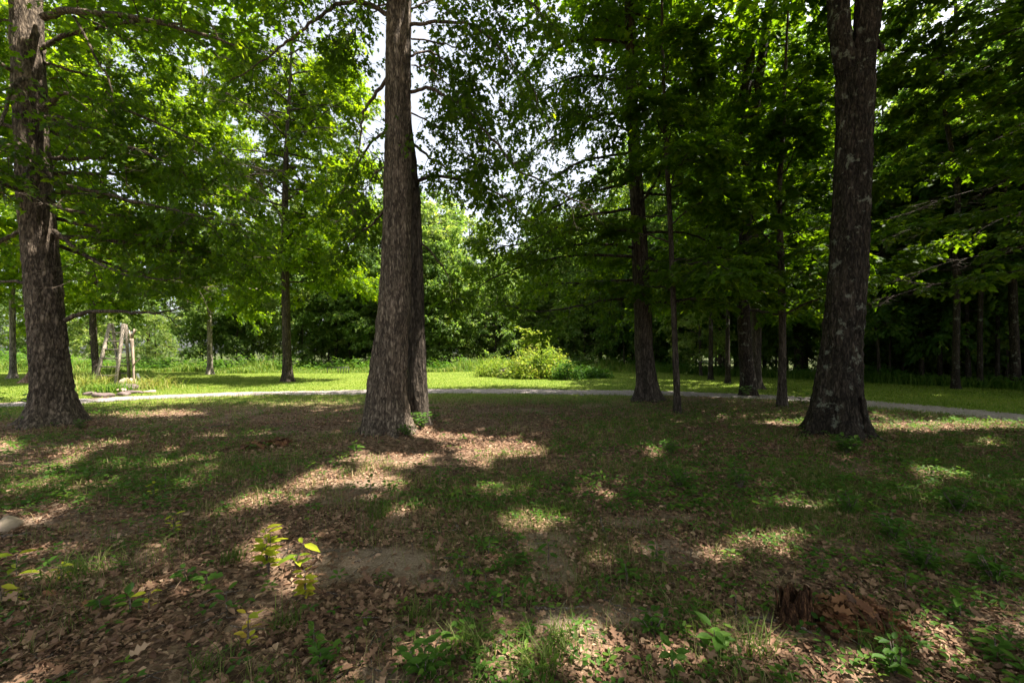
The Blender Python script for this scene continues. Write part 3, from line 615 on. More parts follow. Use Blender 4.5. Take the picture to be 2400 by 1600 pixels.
# --- tall straight tree right of centre
def pxtree(name, label, X, Y, line, radii, seed, bark, leafm, T, extra, group=None, sides=24, flare=.5, cat='tree', carve=True):
    b = G(X, Y); d0 = b[1]; t = Tree(b, seed)
    pts = [b+[0, 0, -.1]]+[P(x, y, d0) for x, y in line]
    tp, _ = t.trunk(pts, radii, sides, flare, 5, slant=True, per=14, bark=.02)
    extra(t, tp, d0)
    t.finish(name, label, cat, group, bark, leafm, T, carve=carve, clear=not_near); return t
MA = dict(size=.15, twl=.5, seclen=1.6, nleaf=11, ntwig=8, nsec=11)
def exA(t, tp, d):
    px_limb(t, [(1450, 350), (1400, 358), (1330, 372), (1240, 430), (1150, 470)], d, 11.5, .05, **MA)
    px_limb(t, [(1440, 185), (1350, 176), (1280, 192), (1200, 250)], d, 11.5, .05, **MA)
    px_limb(t, [(1455, 590), (1350, 585), (1240, 600), (1130, 640), (1080, 680)], d, 12.5, .05, **MA)
    px_limb(t, [(1460, 690), (1400, 688), (1320, 705), (1230, 715), (1150, 700)], d, 12.2, .04, **MA)
    px_limb(t, [(1450, 480), (1330, 500), (1200, 560), (1110, 560)], d, 11.8, .05, **MA)
    px_limb(t, [(1445, 420), (1330, 450), (1220, 500), (1120, 520)], d, 13, .05, **MA)
    px_limb(t, [(1455, 540), (1300, 530), (1180, 590), (1100, 620)], d, 14., .05, **MA)
    px_limb(t, [(1440, 260), (1350, 270), (1250, 330), (1180, 380)], d, 13.0, .05, **MA)
    px_limb(t, [(1440, 100), (1340, 90), (1260, 120), (1190, 180)], d, 12.6, .05, **MA)
    t.auto(tp, 3.0, 14, 26, shadefun(4.2), .05, .05, sag=.07, **MA)
    t.coarse((3.4, 13.4, 15.5), (4.6, 4.6, 4.5), 5000, .3)
pxtree('oak_tree', 'tall straight dark tree on leaf litter with the gravel path just behind it', 1486, 918, [(1485, 880), (1480, 800), (1476, 700), (1465, 500), (1455, 300), (1448, 100), (1440, -200), (1435, -500)],
       [.33, .31, .29, .28, .24, .19, .17, .13, .06], 44, M['bark_wood'], M['oak_leaf'], OAKF, exA, flare=.75)
MB = dict(flat=True, size=.14, twl=.42, seclen=1.1, nleaf=11, ntwig=8, nsec=9)
def exB(t, tp, d):
    t.auto(tp, 2.6, 8.5, 17, shadefun(3.0), .35, .025, sag=.08, **MB)
pxtree('maple_sapling', 'very thin maple stem just right of the tall straight tree', 1556, 947, [(1554, 880), (1550, 780), (1544, 620), (1538, 480), (1530, 340), (1524, 200), (1520, 0)], [.085, .078, .074, .07, .062, .055, .045, .03], 55, M['bark_wood'], M['maple_leaf'], MAPLE, exB, 'young maples under the tall trees', 14, .5)
def exC(t, tp, d):
    t.trunk([P(1712, 520, d), P(1700, 300, d), P(1722, 130, d), P(1702, 0, d), P(1690, -200, d)], [.2, .2, .17, .15, .1], 16, 0, 5, False)
    t.auto(tp, 2.8, 13, 24, shadefun(4.4), .1, .05, sag=.08, **{**MA, 'flat': True})
    t.coarse((7.6, 14.6, 15.), (5, 5, 4.5), 5000, .3)
pxtree('maple_tree', 'thick dark maple by the path whose foot is wrapped in low weeds', 1720, 910, [(1718, 870), (1711, 800), (1708, 700), (1712, 560), (1716, 400), (1740, 200), (1770, 0), (1790, -250)], [.27, .26, .24, .23, .22, .2, .17, .14, .08], 66, M['bark_dark'], M['maple_leaf'], MAPLE, exC, flare=.35)
def exC2(t, tp, d): t.auto(tp, 3.5, 12, 12, shadefun(3.5), .15, .04, sag=.07, **{**MA, 'nsec': 8, 'flat': True})
pxtree('maple_tree', 'second dark trunk half hidden behind the thick maple by the path', 1734, 893, [(1736, 840), (1738, 760), (1735, 640), (1728, 480), (1715, 300), (1700, 100), (1690, -150)], [.24, .22, .21, .2, .18, .15, .12, .06], 67, M['bark_wood'], M['maple_leaf'], MAPLE, exC2)
def exD(t, tp, d):
    t.auto(tp, 2.4, 8.6, 16, shadefun(3.0), .4, .03, sag=.09, **MB)
    px_limb(t, [(1800, 590), (1850, 570), (1910, 565), (1980, 580)], d, 9.8, .025, **MB)
    px_limb(t, [(1795, 560), (1720, 580), (1640, 600), (1560, 640)], d, 10.2, .025, **MB)
    px_limb(t, [(1798, 500), (1860, 470), (1920, 430), (2000, 420)], d, 9.6, .025, **MB)
pxtree('maple_sapling', 'slim young maple with straight brown stem between thick maple and forked tree', 1797, 934, [(1796, 880), (1797, 780), (1795, 620), (1789, 450), (1797, 330), (1802, 200), (1810, 20)], [.125, .115, .11, .10, .085, .07, .05, .03], 77, M['bark_wood'], M['maple_leaf'], MAPLE, exD, 'young maples under the tall trees', 14, .5)

# --- maple whose layered sprays reach into the picture at the right
b = np.array([11.6, 5.2, float(gz(11.6, 5.2))]); t = Tree(b, 88)
tp, _ = t.trunk([b+[0, 0, -.1], b+[0, 0, 2], b+[-.1, .1, 4.5], b+[.1, .2, 8], b+[.2, .2, 11]], [.2, .18, .16, .12, .06], 18)
for (x, y, dd) in ((2010, 690, 8.6), (2060, 640, 9.2), (2000, 560, 8.8), (2060, 500, 9.), (2010, 430, 8.4), (2040, 330, 8.6), (2090, 250, 8.2), (1990, 200, 8.0), (2090, 120, 8.4), (2060, 40, 8.8), (2150, 560, 10), (2180, 380, 9.6), (2230, 180, 9)):
    e = P(x, y, dd); s_ = np.array([np.interp(e[2]+.3, tp[:, 2], tp[:, 0]), np.interp(e[2]+.3, tp[:, 2], tp[:, 1]), e[2]+.2])
    mid = (s_+e)/2+[0, 0, .35]
    t.limb(np.array([s_, s_*.75+mid*.25+[0, 0, .12], mid, mid*.4+e*.6+[0, 0, .08], e]), .017, flat=True, size=.115, nsec=14, seclen=1.2, ntwig=9, nleaf=13, twl=.42, tmin=.3, droop=.06)
t.auto(tp, 5.2, 10.5, 11, shadefun(3.4), .2, .03, sag=.07, **MB)
t.coarse((11.8, 5.6, 11.5), (4.6, 4.6, 2.6), 5200, .28)
t.finish('maple_tree', 'maple at the right edge with flat sprays of leaves reaching the forked tree', 'tree', None, M['bark_wood'], M['maple_leaf'], MAPLE, clear=not_near)

# --- trees on the lawn, in the sun
LT = dict(size=.21, twl=.6, seclen=1.9, nleaf=11, ntwig=8, nsec=11)
def exE(t, tp, d):
    t.auto(tp, 5.0, 17.6, 56, lambda q: 5.0*(1-.5*q)*(.75+.5*min(1, q*3)), .15, .05, sag=.05, **{**LT, 'nsec': 13, 'nleaf': 14, 'tmin': .08})
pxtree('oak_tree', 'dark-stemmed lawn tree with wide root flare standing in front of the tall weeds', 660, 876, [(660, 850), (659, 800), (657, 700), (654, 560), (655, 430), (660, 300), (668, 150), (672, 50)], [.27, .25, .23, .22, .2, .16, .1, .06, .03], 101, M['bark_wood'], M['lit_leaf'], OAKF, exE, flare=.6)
def exJ(t, tp, d): t.auto(tp, 3.8, 21, 38, lambda q: 6.0*(1-.5*q)*(.7+.5*min(1, q*3)), .2, .05, sag=.05, **LT)
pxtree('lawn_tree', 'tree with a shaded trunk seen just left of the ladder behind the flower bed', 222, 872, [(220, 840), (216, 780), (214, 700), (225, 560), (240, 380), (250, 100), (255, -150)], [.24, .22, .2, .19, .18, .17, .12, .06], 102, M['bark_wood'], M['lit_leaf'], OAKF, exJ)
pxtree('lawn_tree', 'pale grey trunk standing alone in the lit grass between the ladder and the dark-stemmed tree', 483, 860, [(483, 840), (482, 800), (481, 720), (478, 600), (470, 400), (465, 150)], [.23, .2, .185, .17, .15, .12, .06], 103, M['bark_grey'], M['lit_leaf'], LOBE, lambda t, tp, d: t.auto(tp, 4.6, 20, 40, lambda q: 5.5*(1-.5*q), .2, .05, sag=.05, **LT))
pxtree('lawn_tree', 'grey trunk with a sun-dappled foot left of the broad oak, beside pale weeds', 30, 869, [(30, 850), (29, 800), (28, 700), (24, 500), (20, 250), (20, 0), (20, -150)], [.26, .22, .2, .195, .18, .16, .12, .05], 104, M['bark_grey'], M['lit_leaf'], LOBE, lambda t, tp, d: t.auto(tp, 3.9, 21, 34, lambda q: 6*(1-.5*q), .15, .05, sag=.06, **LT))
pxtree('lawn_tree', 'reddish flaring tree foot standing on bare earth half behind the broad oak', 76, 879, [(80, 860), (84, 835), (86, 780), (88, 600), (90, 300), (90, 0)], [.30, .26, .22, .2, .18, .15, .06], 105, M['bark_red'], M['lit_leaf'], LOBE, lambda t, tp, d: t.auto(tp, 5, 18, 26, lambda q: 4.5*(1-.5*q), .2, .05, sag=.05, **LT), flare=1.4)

# --- trees round the viewer that shade the foreground
def over(x, y, h, r, seed, n=6500, zc=None, cc=None):
    b = np.array([x, y, float(gz(x, y))]); t = Tree(b, seed)
    tp, _ = t.trunk([b+[0, 0, -.1], b+[0, 0, 3], b+[.1, 0, 8], [*(cc or (x, y)), h]], [.3, .26, .2, .06], 14)
    g = t.rng
    for k in range(10):
        z = h*.5+k*h*.045; a = k*2.4; L = r*.8
        t.wood.tube(np.array([[x, y, z], [x+L*.5*math.cos(a), y+L*.5*math.sin(a), z+.6], [x+L*math.cos(a), y+L*math.sin(a), z+1.5]]), [.08, .05, .02], 5, caps=False)
    zc = zc or h*.78
    t.coarse((*(cc or (x, y)), zc), (r, r, h*.2), n, .32)
    t.finish('tall_tree', 'tall tree outside the picture that throws the dappled shade on the leaf litter', 'tree', 'tall trees around the clearing', M['bark_wood'], M['oak_leaf'], LOBE, clear=lambda p: not_near(p) & ~((p[:, 1] > 2) & (p[:, 2] < 2.5+.85*p[:, 1])))
for i, (x, y, h, r) in enumerate(((3.2, -4.5, 18, 5.5), (10.5, -3.0, 19, 5.8), (8.2, 1.6, 20, 5.2), (-4.2, -3.4, 18, 5.5), (16.5, 2.6, 20, 6), (20.5, 9.6, 19, 5.5), (-10.5, 1.6, 18, 5.2), (15, -5, 19, 5.5), (20, 4.5, 20, 6))):
    over(x, y, h, r, 300+i)
over(19.5, 13.5, 22, 5.6, 344, 7000, 17.5); over(24, 11, 21, 6.2, 340, 7500); over(23.5, 17.5, 22, 6.5, 341, 7500, 17.5); over(27, 6, 21, 6, 343, 6500)
over(3.0, -1.6, 22, 4.8, 330, 6500, 16, (3.4, 2.0)); over(-2.0, -2.2, 21, 4.4, 331, 5500, 15.5, (-1.6, 1.6)); over(9.4, 3.4, 20, 5.0, 332, 6000, 15, (8.6, 5.0))

# ------------------------------------------------------------------ the wood at the back: a few kinds of tree, copied
def proto(seed, h, r, z0, nl, lit=False, T=LOBE, size=.27, rt=.2, lean=0):
    t = Tree((0, 0, 0), seed); g = t.rng
    tp, _ = t.trunk([(0, 0, -.2), (.05, 0, h*.12), (.1+lean*.3, .05, h*.35), (-.05+lean, .1, h*.65), (lean*1.3, 0, h*.97)], [rt, rt*.85, rt*.7, rt*.45, .03], 12, .5)
    t.auto(tp, z0, h*.96, nl, lambda q: r*(1-.6*q)*(.6+.6*min(1, q*4)), .15, .05, sag=.06, size=size, twl=.7, seclen=2.0, nleaf=9, ntwig=6, nsec=7, sides=5)
    return t
PR = []
for i, (h, r, z0, nl, rt) in enumerate(((19, 5.0, 3.0, 40, .22), (22, 5.2, 4.0, 44, .26), (15, 4.2, 1.8, 34, .15), (20, 4.6, 5.5, 36, .2), (9, 3.2, .8, 24, .08), (13, 2.5, 2.2, 22, .075))):
    PR.append(proto(500+i, h, r, z0, nl, rt=rt, size=.25 if i < 4 else .2, lean=.5 if i == 5 else 0))
ROOTS = []
def first(i, loc, rz, sc, label, group, name='woodland_tree'):
    t = PR[i]; root = t.finish(name, label, 'tree', group, M['bark_wood'], M['wood_leaf'], LOBE, carve=False, zmin=.3)
    root.location = loc; root.rotation_euler = (0, 0, rz); root.scale = (sc, sc, sc); return root
W = random.Random(5)
LAB = {'L': ('woodland tree at the far left behind the ladder and its flower bed', 'trees beyond the ladder'),
       'C': ('green woodland tree in the sunlit row behind the middle of the lawn', 'trees behind the middle of the lawn'),
       'R': ('dark woodland tree in the deep shade to the right beyond the gravel path', 'trees in the dark wood at the right'),
       'T': ('slender young tree with a thin dark stem among the woodland trunks', 'slender stems in the wood'),
       'S': ('low leafy understory tree filling the gaps between the woodland trunks', 'understory trees along the wood edge')}
spots = []
# row behind the lawn
for k in range(26):
    a = -62+k*3.7+W.uniform(-1.3, 1.3); 
    if a > 22: continue
    dd = W.uniform(38, 46); x = math.tan(math.radians(a))*dd
    z = 'L' if x < -16 else 'C'
    if x < -14 and W.random() < .42: continue
    if -10 < x < -1.5 and W.random() < .6: continue
    spots.append((W.choice((0, 2, 2, 3)), x, dd, W.uniform(.75, 1.05), z))
for k in range(30):
    a = -58+k*3.6+W.uniform(-1.3, 1.3); dd = W.uniform(50, 62); x = math.tan(math.radians(a))*dd
    if a > 40 or (-12 < a < -3) or (-58 < a < -22 and W.random() < .5): continue
    spots.append((W.choice((0, 1, 2, 3)), x, dd, W.uniform(.8, 1.05), 'L' if x < -20 else ('C' if x < 14 else 'R')))
# wood on the right: it comes forward to the path
for k in range(36):
    x = W.uniform(8, 48); e = max(38-(x-8)*1.45, 20 if x < 26 else 11); y = e+abs(W.gauss(0, 9))+W.uniform(1.5, 3)
    if y > 60: continue
    spots.append((W.choice((0, 1, 1, 3)), x, y, W.uniform(.85, 1.12), 'R'))
# low trees
for k in range(64):
    if k < 36:
        a = -60+k*2.9+W.uniform(-1, 1); dd = W.uniform(37.5, 48); x = math.tan(math.radians(a))*dd; y = dd
        if x > 12 or (x < -16 and W.random() < .5): y = None
    else:
        x = W.uniform(12, 40); y = max(37-(x-8)*1.4, 21)+W.uniform(1, 10)
    if y: spots.append((4, x, y, W.uniform(.55, 1.15), 'S'))
for k in range(44):
    a = -60+k*2.75+W.uniform(-.8, .8); dd = W.uniform(64, 80)
    if a < -20 and k % 2: continue
    spots.append((4, math.tan(math.radians(a))*dd if a < 42 else 60+k*.5, dd, W.uniform(1.3, 1.8), 'S'))
for k in range(70):
    x = W.uniform(4, 44); e = max(37-(x-8)*1.5, 18.5 if x < 26 else 11); spots.append((5, x, e+W.uniform(.3, 14), W.uniform(.75, 1.2), 'T'))
for k in range(26):
    x = W.uniform(-30, 8); spots.append((5, x, W.uniform(38, 48), W.uniform(.7, 1.1), 'T'))
for k in range(22):
    x = W.uniform(13, 40); spots.append((4, x, max(37-(x-8)*1.4, 21)+W.uniform(3, 16), W.uniform(.5, .9), 'S'))
for x, y, sc_ in ((-7.6, 43, 1.15), (-4.6, 46, 1.1), (-10, 47, 1.1)): spots.append((2, x, y, sc_, 'C'))
# named trunks of the wood on the right
for X, Y, i, s in ((2030, 868, 0, .95), (1610, 862, 2, .9), (1655, 858, 3, .9), (1850, 862, 1, .95)):
    g_ = G(X, Y); spots.append((i, g_[0], g_[1], s*.75, 'R'))
def exW(t, tp, d): t.auto(tp, 4.2, 13, 15, shadefun(3.4), .25, .03, sag=.06, flat=True, size=.2, nsec=8, seclen=1.3, ntwig=7, nleaf=9, twl=.5)
for q_, (X, Y, r_, lab, line) in enumerate(((2195, 893, .15, 'crooked dark trunk bending left high up, first of the wood right of the forked tree', [(2196, 800), (2197, 650), (2190, 560), (2200, 470), (2192, 380), (2170, 250), (2160, 50)]), (2252, 890, .12, 'straight slender dark trunk between the crooked one and the forked one at right', [(2251, 750), (2254, 600), (2258, 420), (2262, 200)]),
        (2335, 893, .20, 'dark trunk that forks at mid height near the right edge', [(2330, 780), (2325, 640), (2312, 520), (2300, 380), (2290, 200)]), (2290, 886, .10, 'thin dark trunk just left of the one forking near the right edge', [(2292, 750), (2290, 600), (2285, 400)]), (2118, 876, .13, 'dark slim trunk seen just right of the forked tree foot', [(2116, 760), (2112, 620), (2108, 400), (2105, 200)]), (2160, 880, .11, 'slim dark trunk just left of the crooked one in the right wood', [(2158, 760), (2156, 600), (2160, 400), (2166, 200)]), (2222, 884, .10, 'slim dark stem between the crooked trunk and the straight slender one', [(2222, 760), (2218, 600), (2212, 420)]), (2315, 880, .12, 'slim trunk deep in shade behind the forking one at right', [(2317, 760), (2318, 600), (2322, 400)]), (1672, 880, .10, 'thin dark stem in the wood left of the thick maple', [(1671, 760), (1673, 600), (1676, 400)]), (1632, 872, .11, 'thin dark stem in the wood behind the very thin maple', [(1633, 760), (1630, 600), (1628, 400)]), (2075, 868, .09, 'thinnest dark stem close beside the forked tree', [(2076, 760), (2074, 600), (2070, 400)]))):
    def exW2(t, tp, d, X=X):
        if X == 2335: t.trunk([P(2325, 650, d), P(2340, 560, d), P(2352, 440, d), P(2368, 250, d)], [.13, .11, .09, .05], 12, 0, 5, False)
        exW(t, tp, d)
    pxtree('woodland_tree', lab, X, Y, line, [r_*1.25, r_*1.1, r_, r_*.9, r_*.8, r_*.5], 700+q_, M['bark_dark'], M['wood_leaf'], LOBE, exW2, 'trunks at the edge of the dark wood', 14, .3)
M['sunlit_wood_leaf'] = leaf_mat('sunlit_wood_leaf', [(0, (.05, .095, .028)), (.55, (.12, .18, .05)), (1, (.25, .29, .10))], [(0, (.14, .27, .025)), (.55, (.28, .44, .05)), (1, (.48, .56, .08))], .5, objvar=.5)  # woodland leaf colour lightened to stand in for sunlight on the back rows
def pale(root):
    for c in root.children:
        if c.name.startswith('crown'): c.material_slots[0].link = 'OBJECT'; c.material_slots[0].material = M['sunlit_wood_leaf']
made = {}
for (i, x, y, s, z) in spots:
    lab, grp = LAB[z]; loc = (x, y, float(gz(x, y))); rz = W.uniform(0, 6.28)
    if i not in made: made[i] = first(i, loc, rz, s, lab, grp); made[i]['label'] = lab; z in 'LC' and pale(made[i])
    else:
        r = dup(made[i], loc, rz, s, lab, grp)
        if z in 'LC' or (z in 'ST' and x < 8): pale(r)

# ------------------------------------------------------------------ stuff on the ground
def sample(n, y0, y1, pw=1.0, k=1.3, m=1.0):
    """random ground points in the wedge ahead, denser close by for pw > 1"""
    u = rng.random(n); y = y0+(y1-y0)*u**pw; x = (rng.random(n)*2-1)*(k*y+m); return x, y
def near_trunk(x, y):
    k = np.ones(len(x), bool)
    for X, Y, r in ((120, 978, .40), (902, 1004, .36), (1922, 1006, .42)):
        c = G(X, Y); k &= np.hypot(x-c[0], y-c[1]) > r
    return k
def flatleaf(acc, T, x, y, s, tint, tilt=.35, lift=.012):
    n = len(x); a = rng.random(n)*6.28
    d = np.stack([np.cos(a), np.sin(a), rng.normal(0, tilt*.6, n)], 1); nn = nrm(np.stack([rng.normal(0, tilt, n), rng.normal(0, tilt, n), np.ones(n)], 1))
    pos = np.stack([x, y, gz(x, y)+lift+rng.random(n)*.02+.25*s*np.abs(d[:, 2])], 1); put(acc, T, pos-d*(s*.5)[:, None]*[1, 1, 0], d, nn, s, tint)
# fallen leaves
DRY = tmpl([(0, 0), (.16, .06), (.22, .24), (.36, .10), (.50, .34), (.60, .12), (.74, .24), (.84, .08), (1, 0)], .35, -.25)
DRY2 = tmpl([(0, 0), (.2, .2), (.5, .28), (.8, .17), (1, 0)], .5, .3)
BIT = tmpl([(0, 0), (.4, .3), (1, 0)], .4, .2)
STRAW = tmpl([(0, 0), (.5, .035), (1, 0)], .3, .1)
la = Acc()
for (T, n, y0, y1, pw, s0, s1) in ((DRY, 6500, 1.2, 8, 1.3, .04, .088), (DRY2, 20000, 1.2, 9, 1.4, .02, .06), (BIT, 120000, 1.1, 9, 1.35, .010, .04), (BIT, 45000, 6, 14.5, 1.0, .025, .07), (STRAW, 26000, 1.1, 7, 1.3, .03, .09)):
    x, y = sample(n, y0, y1, pw)
    g = lawn_mask(x, y); so_ = soil_mask(x, y); cl = fbm(x*1.3+50, y*1.3, 3)
    keep = (rng.random(n) > .8*g) & (rng.random(n) > (.25 if (T is BIT or T is STRAW) else .55)*sstep(.35, .8, so_)) & (rng.random(n) < .25+1.5*sstep(.3, .65, cl)) & near_trunk(x, y) & (path_dist(x, y) < -1.0)
    x, y = x[keep], y[keep]; m = len(x)
    flatleaf(la, T, x, y, rng.uniform(s0, s1, m), np.clip(rng.beta(1.7, 2.0, m)*(.97 if T is not DRY else .8), 0, 1), .5 if T is not DRY else .3)
lo = la.build('leaf_litter', M['litter']); tag(lo, 'dry brown fallen leaves scattered thickly over the shaded floor', 'leaf litter', kind='stuff')

def blades(acc, x, y, h, wd, tint, lean=.5):
    n = len(x); a = rng.random(n)*6.28; z = gz(x, y)-.004
    d = np.stack([np.cos(a), np.sin(a)], 1); pr = np.stack([-d[:, 1], d[:, 0]], 1); le = rng.uniform(.1, lean, n)*h
    b0 = np.stack([x, y, z], 1); W_ = np.concatenate([pr*wd[:, None]*.5, np.zeros((n, 1))], 1)
    m = b0+np.concatenate([d*(le*.35)[:, None], (h*.6)[:, None]], 1); t = b0+np.concatenate([d*le[:, None]*1.2, (h*np.sqrt(np.clip(1-.4*rng.random(n), .3, 1)))[:, None]], 1)
    V = np.stack([b0-W_, b0+W_, m+W_*.75, m-W_*.75, t], 1).reshape(-1, 3); o = (np.arange(n)*5)[:, None]
    acc.add(V, [o+[0, 1, 2, 3], o+[3, 2, 4]], np.repeat(tint, 5))
# small broken twigs among the leaves
tw = Acc(); n = 900; x, y = sample(n, 1.2, 8, 1.3); kp = near_trunk(x, y) & (path_dist(x, y) < -1.2)
for x_, y_ in zip(x[kp], y[kp]):
    a_ = rng.random()*6.28; L_ = rng.uniform(.05, .3); r_ = rng.uniform(.0015, .0045); d_ = np.array([math.cos(a_), math.sin(a_)])
    q = np.array([[x_, y_], [x_+d_[0]*L_*.5+rng.normal(0, .02), y_+d_[1]*L_*.5+rng.normal(0, .02)], [x_+d_[0]*L_, y_+d_[1]*L_]])
    tw.tube(np.column_stack([q, gz(q[:, 0], q[:, 1])+rng.uniform(.008, .03, 3)]), [r_, r_*.9, r_*.6], 4)
tag(tw.build('twig_litter', M['twig']), 'small broken twigs scattered among the fallen leaves', 'twigs', kind='stuff')
# thin woodland grass
gr = Acc()
for n, y0, y1, pw, h0, h1, wd in ((130000, 1.2, 6, 1.3, .03, .13, .0035), (150000, 4, 15.5, 1.1, .04, .12, .008)):
    x, y = sample(n, y0, y1, pw); cl = fbm(x*1.1+7, y*1.1+31, 4); g = lawn_mask(x, y)
    pr = np.clip(sstep(.44, .66, cl)*(.42+.3*sstep(.3, 2., x))+g*.75, 0, 1)*(1-.7*sstep(.4, .8, soil_mask(x, y)))
    keep = (rng.random(n) < pr) & near_trunk(x, y) & (path_dist(x, y) < -.45-.55*rng.random(n))
    x, y = x[keep], y[keep]; m = len(x); tt = np.clip(rng.normal(.45, .22, m)+np.where(rng.random(m) < .38, .4, 0)*(1-g[keep]), 0, 1)
    blades(gr, x, y, rng.uniform(h0, h1, m), np.full(m, wd), tt, 1.1)
tag(gr.build('grass', M['grass']), 'thin patchy grass growing through the leaf litter', 'grass', kind='stuff')
# mown lawn
lw = Acc(); n = 200000
u = rng.random(n); y = 8+26*u**1.0; x = (rng.random(n)*2-1)*(1.28*y+1)
pdx = path_dist(x, y); keep = (pdx > .95-.5*rng.random(n)**2) & (wood_mask(x, y) < .4) & (rng.random(n) < 1.35-.02*y)
x, y = x[keep], y[keep]; m = len(x)
blades(lw, x, y, rng.uniform(.03, .07, m), rng.uniform(.012, .03, m), np.clip(rng.normal(.5, .2, m)+(fbm(x*.4, y*.4, 3)-.5)*.8, 0, 1), 1.2)
tag(lw.build('lawn_grass', M['lawn_grass']), 'short mown grass of the lawn beyond the gravel path', 'lawn', kind='stuff')
# tall weeds along the far side of the lawn and the wood edge at the right
we = Acc(); n = 26000
x = rng.uniform(-48, 12, n); y = 31.5+rng.random(n)**1.4*5+1.2*(fbm(x*.25, x*0+2, 3)-.5)*4
hh = (.35+1.1*sstep(.45, .7, fbm(x*.35+4, y*.2, 3)))*rng.uniform(.5, 1.1, n)*(.35+.45*sstep(31, 35, y))
blades(we, x, y, hh, rng.uniform(.03, .07, n), np.clip(rng.normal(.5, .22, n), 0, 1), .6)
n = 16000; x = rng.uniform(8, 30, n); e = np.maximum(35.5-(x-8)*1.55, 14.0)-np.clip(x-19, 0, 9)*.5; y = e+rng.random(n)*4
blades(we, x, y, rng.uniform(.2, .6, n)*(.6+.8*fbm(x*.6, y*.6, 3)), rng.uniform(.025, .06, n), np.clip(rng.normal(.25, .15, n), 0, 1), .9)
tag(we.build('tall_weeds', M['weed']), 'tall pale weeds growing along the edge of the lawn', 'weeds', kind='stuff')
# leafy weeds at the wood edge
uw = Acc()
def clump_leaves(acc, T, x, y, hmax, s, tint, k=6):
    n = len(x); X = np.repeat(x, k)+rng.normal(0, .12, n*k); Y = np.repeat(y, k)+rng.normal(0, .12, n*k); H = np.repeat(hmax, k)*rng.random(n*k)
    a = rng.random(n*k)*6.28; d = np.stack([np.cos(a), np.sin(a), rng.normal(-.1, .3, n*k)], 1); nn = nrm(np.stack([rng.normal(0, .35, n*k), rng.normal(0, .35, n*k), np.ones(n*k)], 1))
    put(acc, T, np.stack([X, Y, gz(X, Y)+H], 1), d, nn, np.repeat(s, k)*rng.uniform(.7, 1.2, n*k), np.clip(np.repeat(tint, k)+rng.normal(0, .1, n*k), 0, 1))
n = 5200; x = rng.uniform(8, 32, n); e = np.maximum(36-(x-8)*1.55, 14.0)-np.clip(x-19, 0, 9)*.5; y = e+rng.random(n)*5
clump_leaves(uw, LOBE, x, y, rng.uniform(.2, .9, n)*fbm(x*.5, y*.5, 3)*1.6, rng.uniform(.1, .2, n), rng.normal(.4, .15, n), 7)
n = 4500; x = rng.uniform(-46, 12, n); y = rng.uniform(34.5, 39, n)
clump_leaves(uw, LOBE, x, y, rng.uniform(.4, 1.7, n)*fbm(x*.3, y*.3, 3)*1.6, rng.uniform(.14, .26, n), rng.normal(.6, .2, n), 8)
tag(uw.build('undergrowth', M['plant_leaf']), 'leafy green undergrowth along the foot of the wood', 'undergrowth', kind='stuff')
# low leafy plants among the litter
gc = Acc()
for n, y0, y1, pw, s0, s1 in ((7000, 1.2, 6, 1.2, .022, .05), (12000, 4, 13, 1.1, .03, .065)):
    x, y = sample(n, y0, y1, pw); cl = fbm(x*.9+91, y*.9+13, 4)
    pr = np.clip(.12+.9*sstep(.45, .68, cl)+.85*sstep(.6, 2.5, x), 0, 1)*(1-.8*sstep(.4, .8, soil_mask(x, y)))*np.where(path_dist(x, y) < -1.2, 1, 0)
    keep = (rng.random(n) < pr) & near_trunk(x, y); x, y = x[keep], y[keep]; m = len(x); s = rng.uniform(s0, s1, m); hh = s*rng.uniform(.7, 2.0, m); tt = rng.normal(.5, .2, m)
    for j in range(5):
        a = rng.random(m)*.8+j*1.256; d = np.stack([np.cos(a), np.sin(a), rng.normal(.1, .3, m)], 1)
        pos = np.stack([x, y, gz(x, y)+hh*(.5+.5*rng.random(m))], 1)+d*(s*.3)[:, None]
        put(gc, OVAL, pos, d, nrm(np.stack([rng.normal(0, .3, m), rng.normal(0, .3, m), np.ones(m)], 1)), s, np.clip(tt+rng.normal(0, .08, m), 0, 1))
tag(gc.build('ground_cover', M['plant_leaf']), 'small green seedlings and low plants dotted over the leaf litter', 'ground cover', kind='stuff')

# ------------------------------------------------------------------ single plants in front
def stemplant(name, label, X, Y, h, leafm, T=OVAL, ls=.07, nst=1, nl=9, lean=(0, 0), group=None, cat='plant', tint=(.5, .15), spread=.25, stemm='twig', top=True):
    b = G(X, Y); root = empty(name, b, label, cat, group); st = Acc(); lf = Acc()
    for s in range(nst):
        a0 = rng.random()*6.28; off = np.array([math.cos(a0), math.sin(a0), 0])*spread*h*(.3 if nst > 1 else 0)
        hs_ = h*(1 if s == 0 else rng.uniform(.6, .95))
        pts = np.array([b+[0, 0, -.01], b+off*.5+[lean[0]*.4*h, lean[1]*.4*h, hs_*.45], b+off*1.2+[lean[0]*h, lean[1]*h, hs_]])
        pts = catmull(pts, 5); st.tube(pts, np.linspace(.0045, .002, len(pts)), 5)
        t = np.sort(rng.uniform(.25, 1, nl)); t[-2:] = 1; i = t*(len(pts)-1); k = np.minimum(i.astype(int), len(pts)-2); p = pts[k]+(pts[k+1]-pts[k])*(i-k)[:, None]
        a = np.arange(nl)*2.4+rng.random(nl)*.7; d = np.stack([np.cos(a), np.sin(a), rng.uniform(-.05, .5, nl)], 1)
        sz = ls*rng.uniform(.7, 1.2, nl)*(.65+.45*t)
        put(lf, T, p+d*.012, d, nrm(np.stack([rng.normal(0, .25, nl), rng.normal(-.15, .25, nl), np.ones(nl)], 1)), sz, np.clip(rng.normal(tint[0], tint[1], nl), 0, 1))
    st.build('stem', M[stemm], root, b); lf.build('leaves', leafm, root, b)
    return root
YL, PL = M['yellow_leaf'], M['plant_leaf']
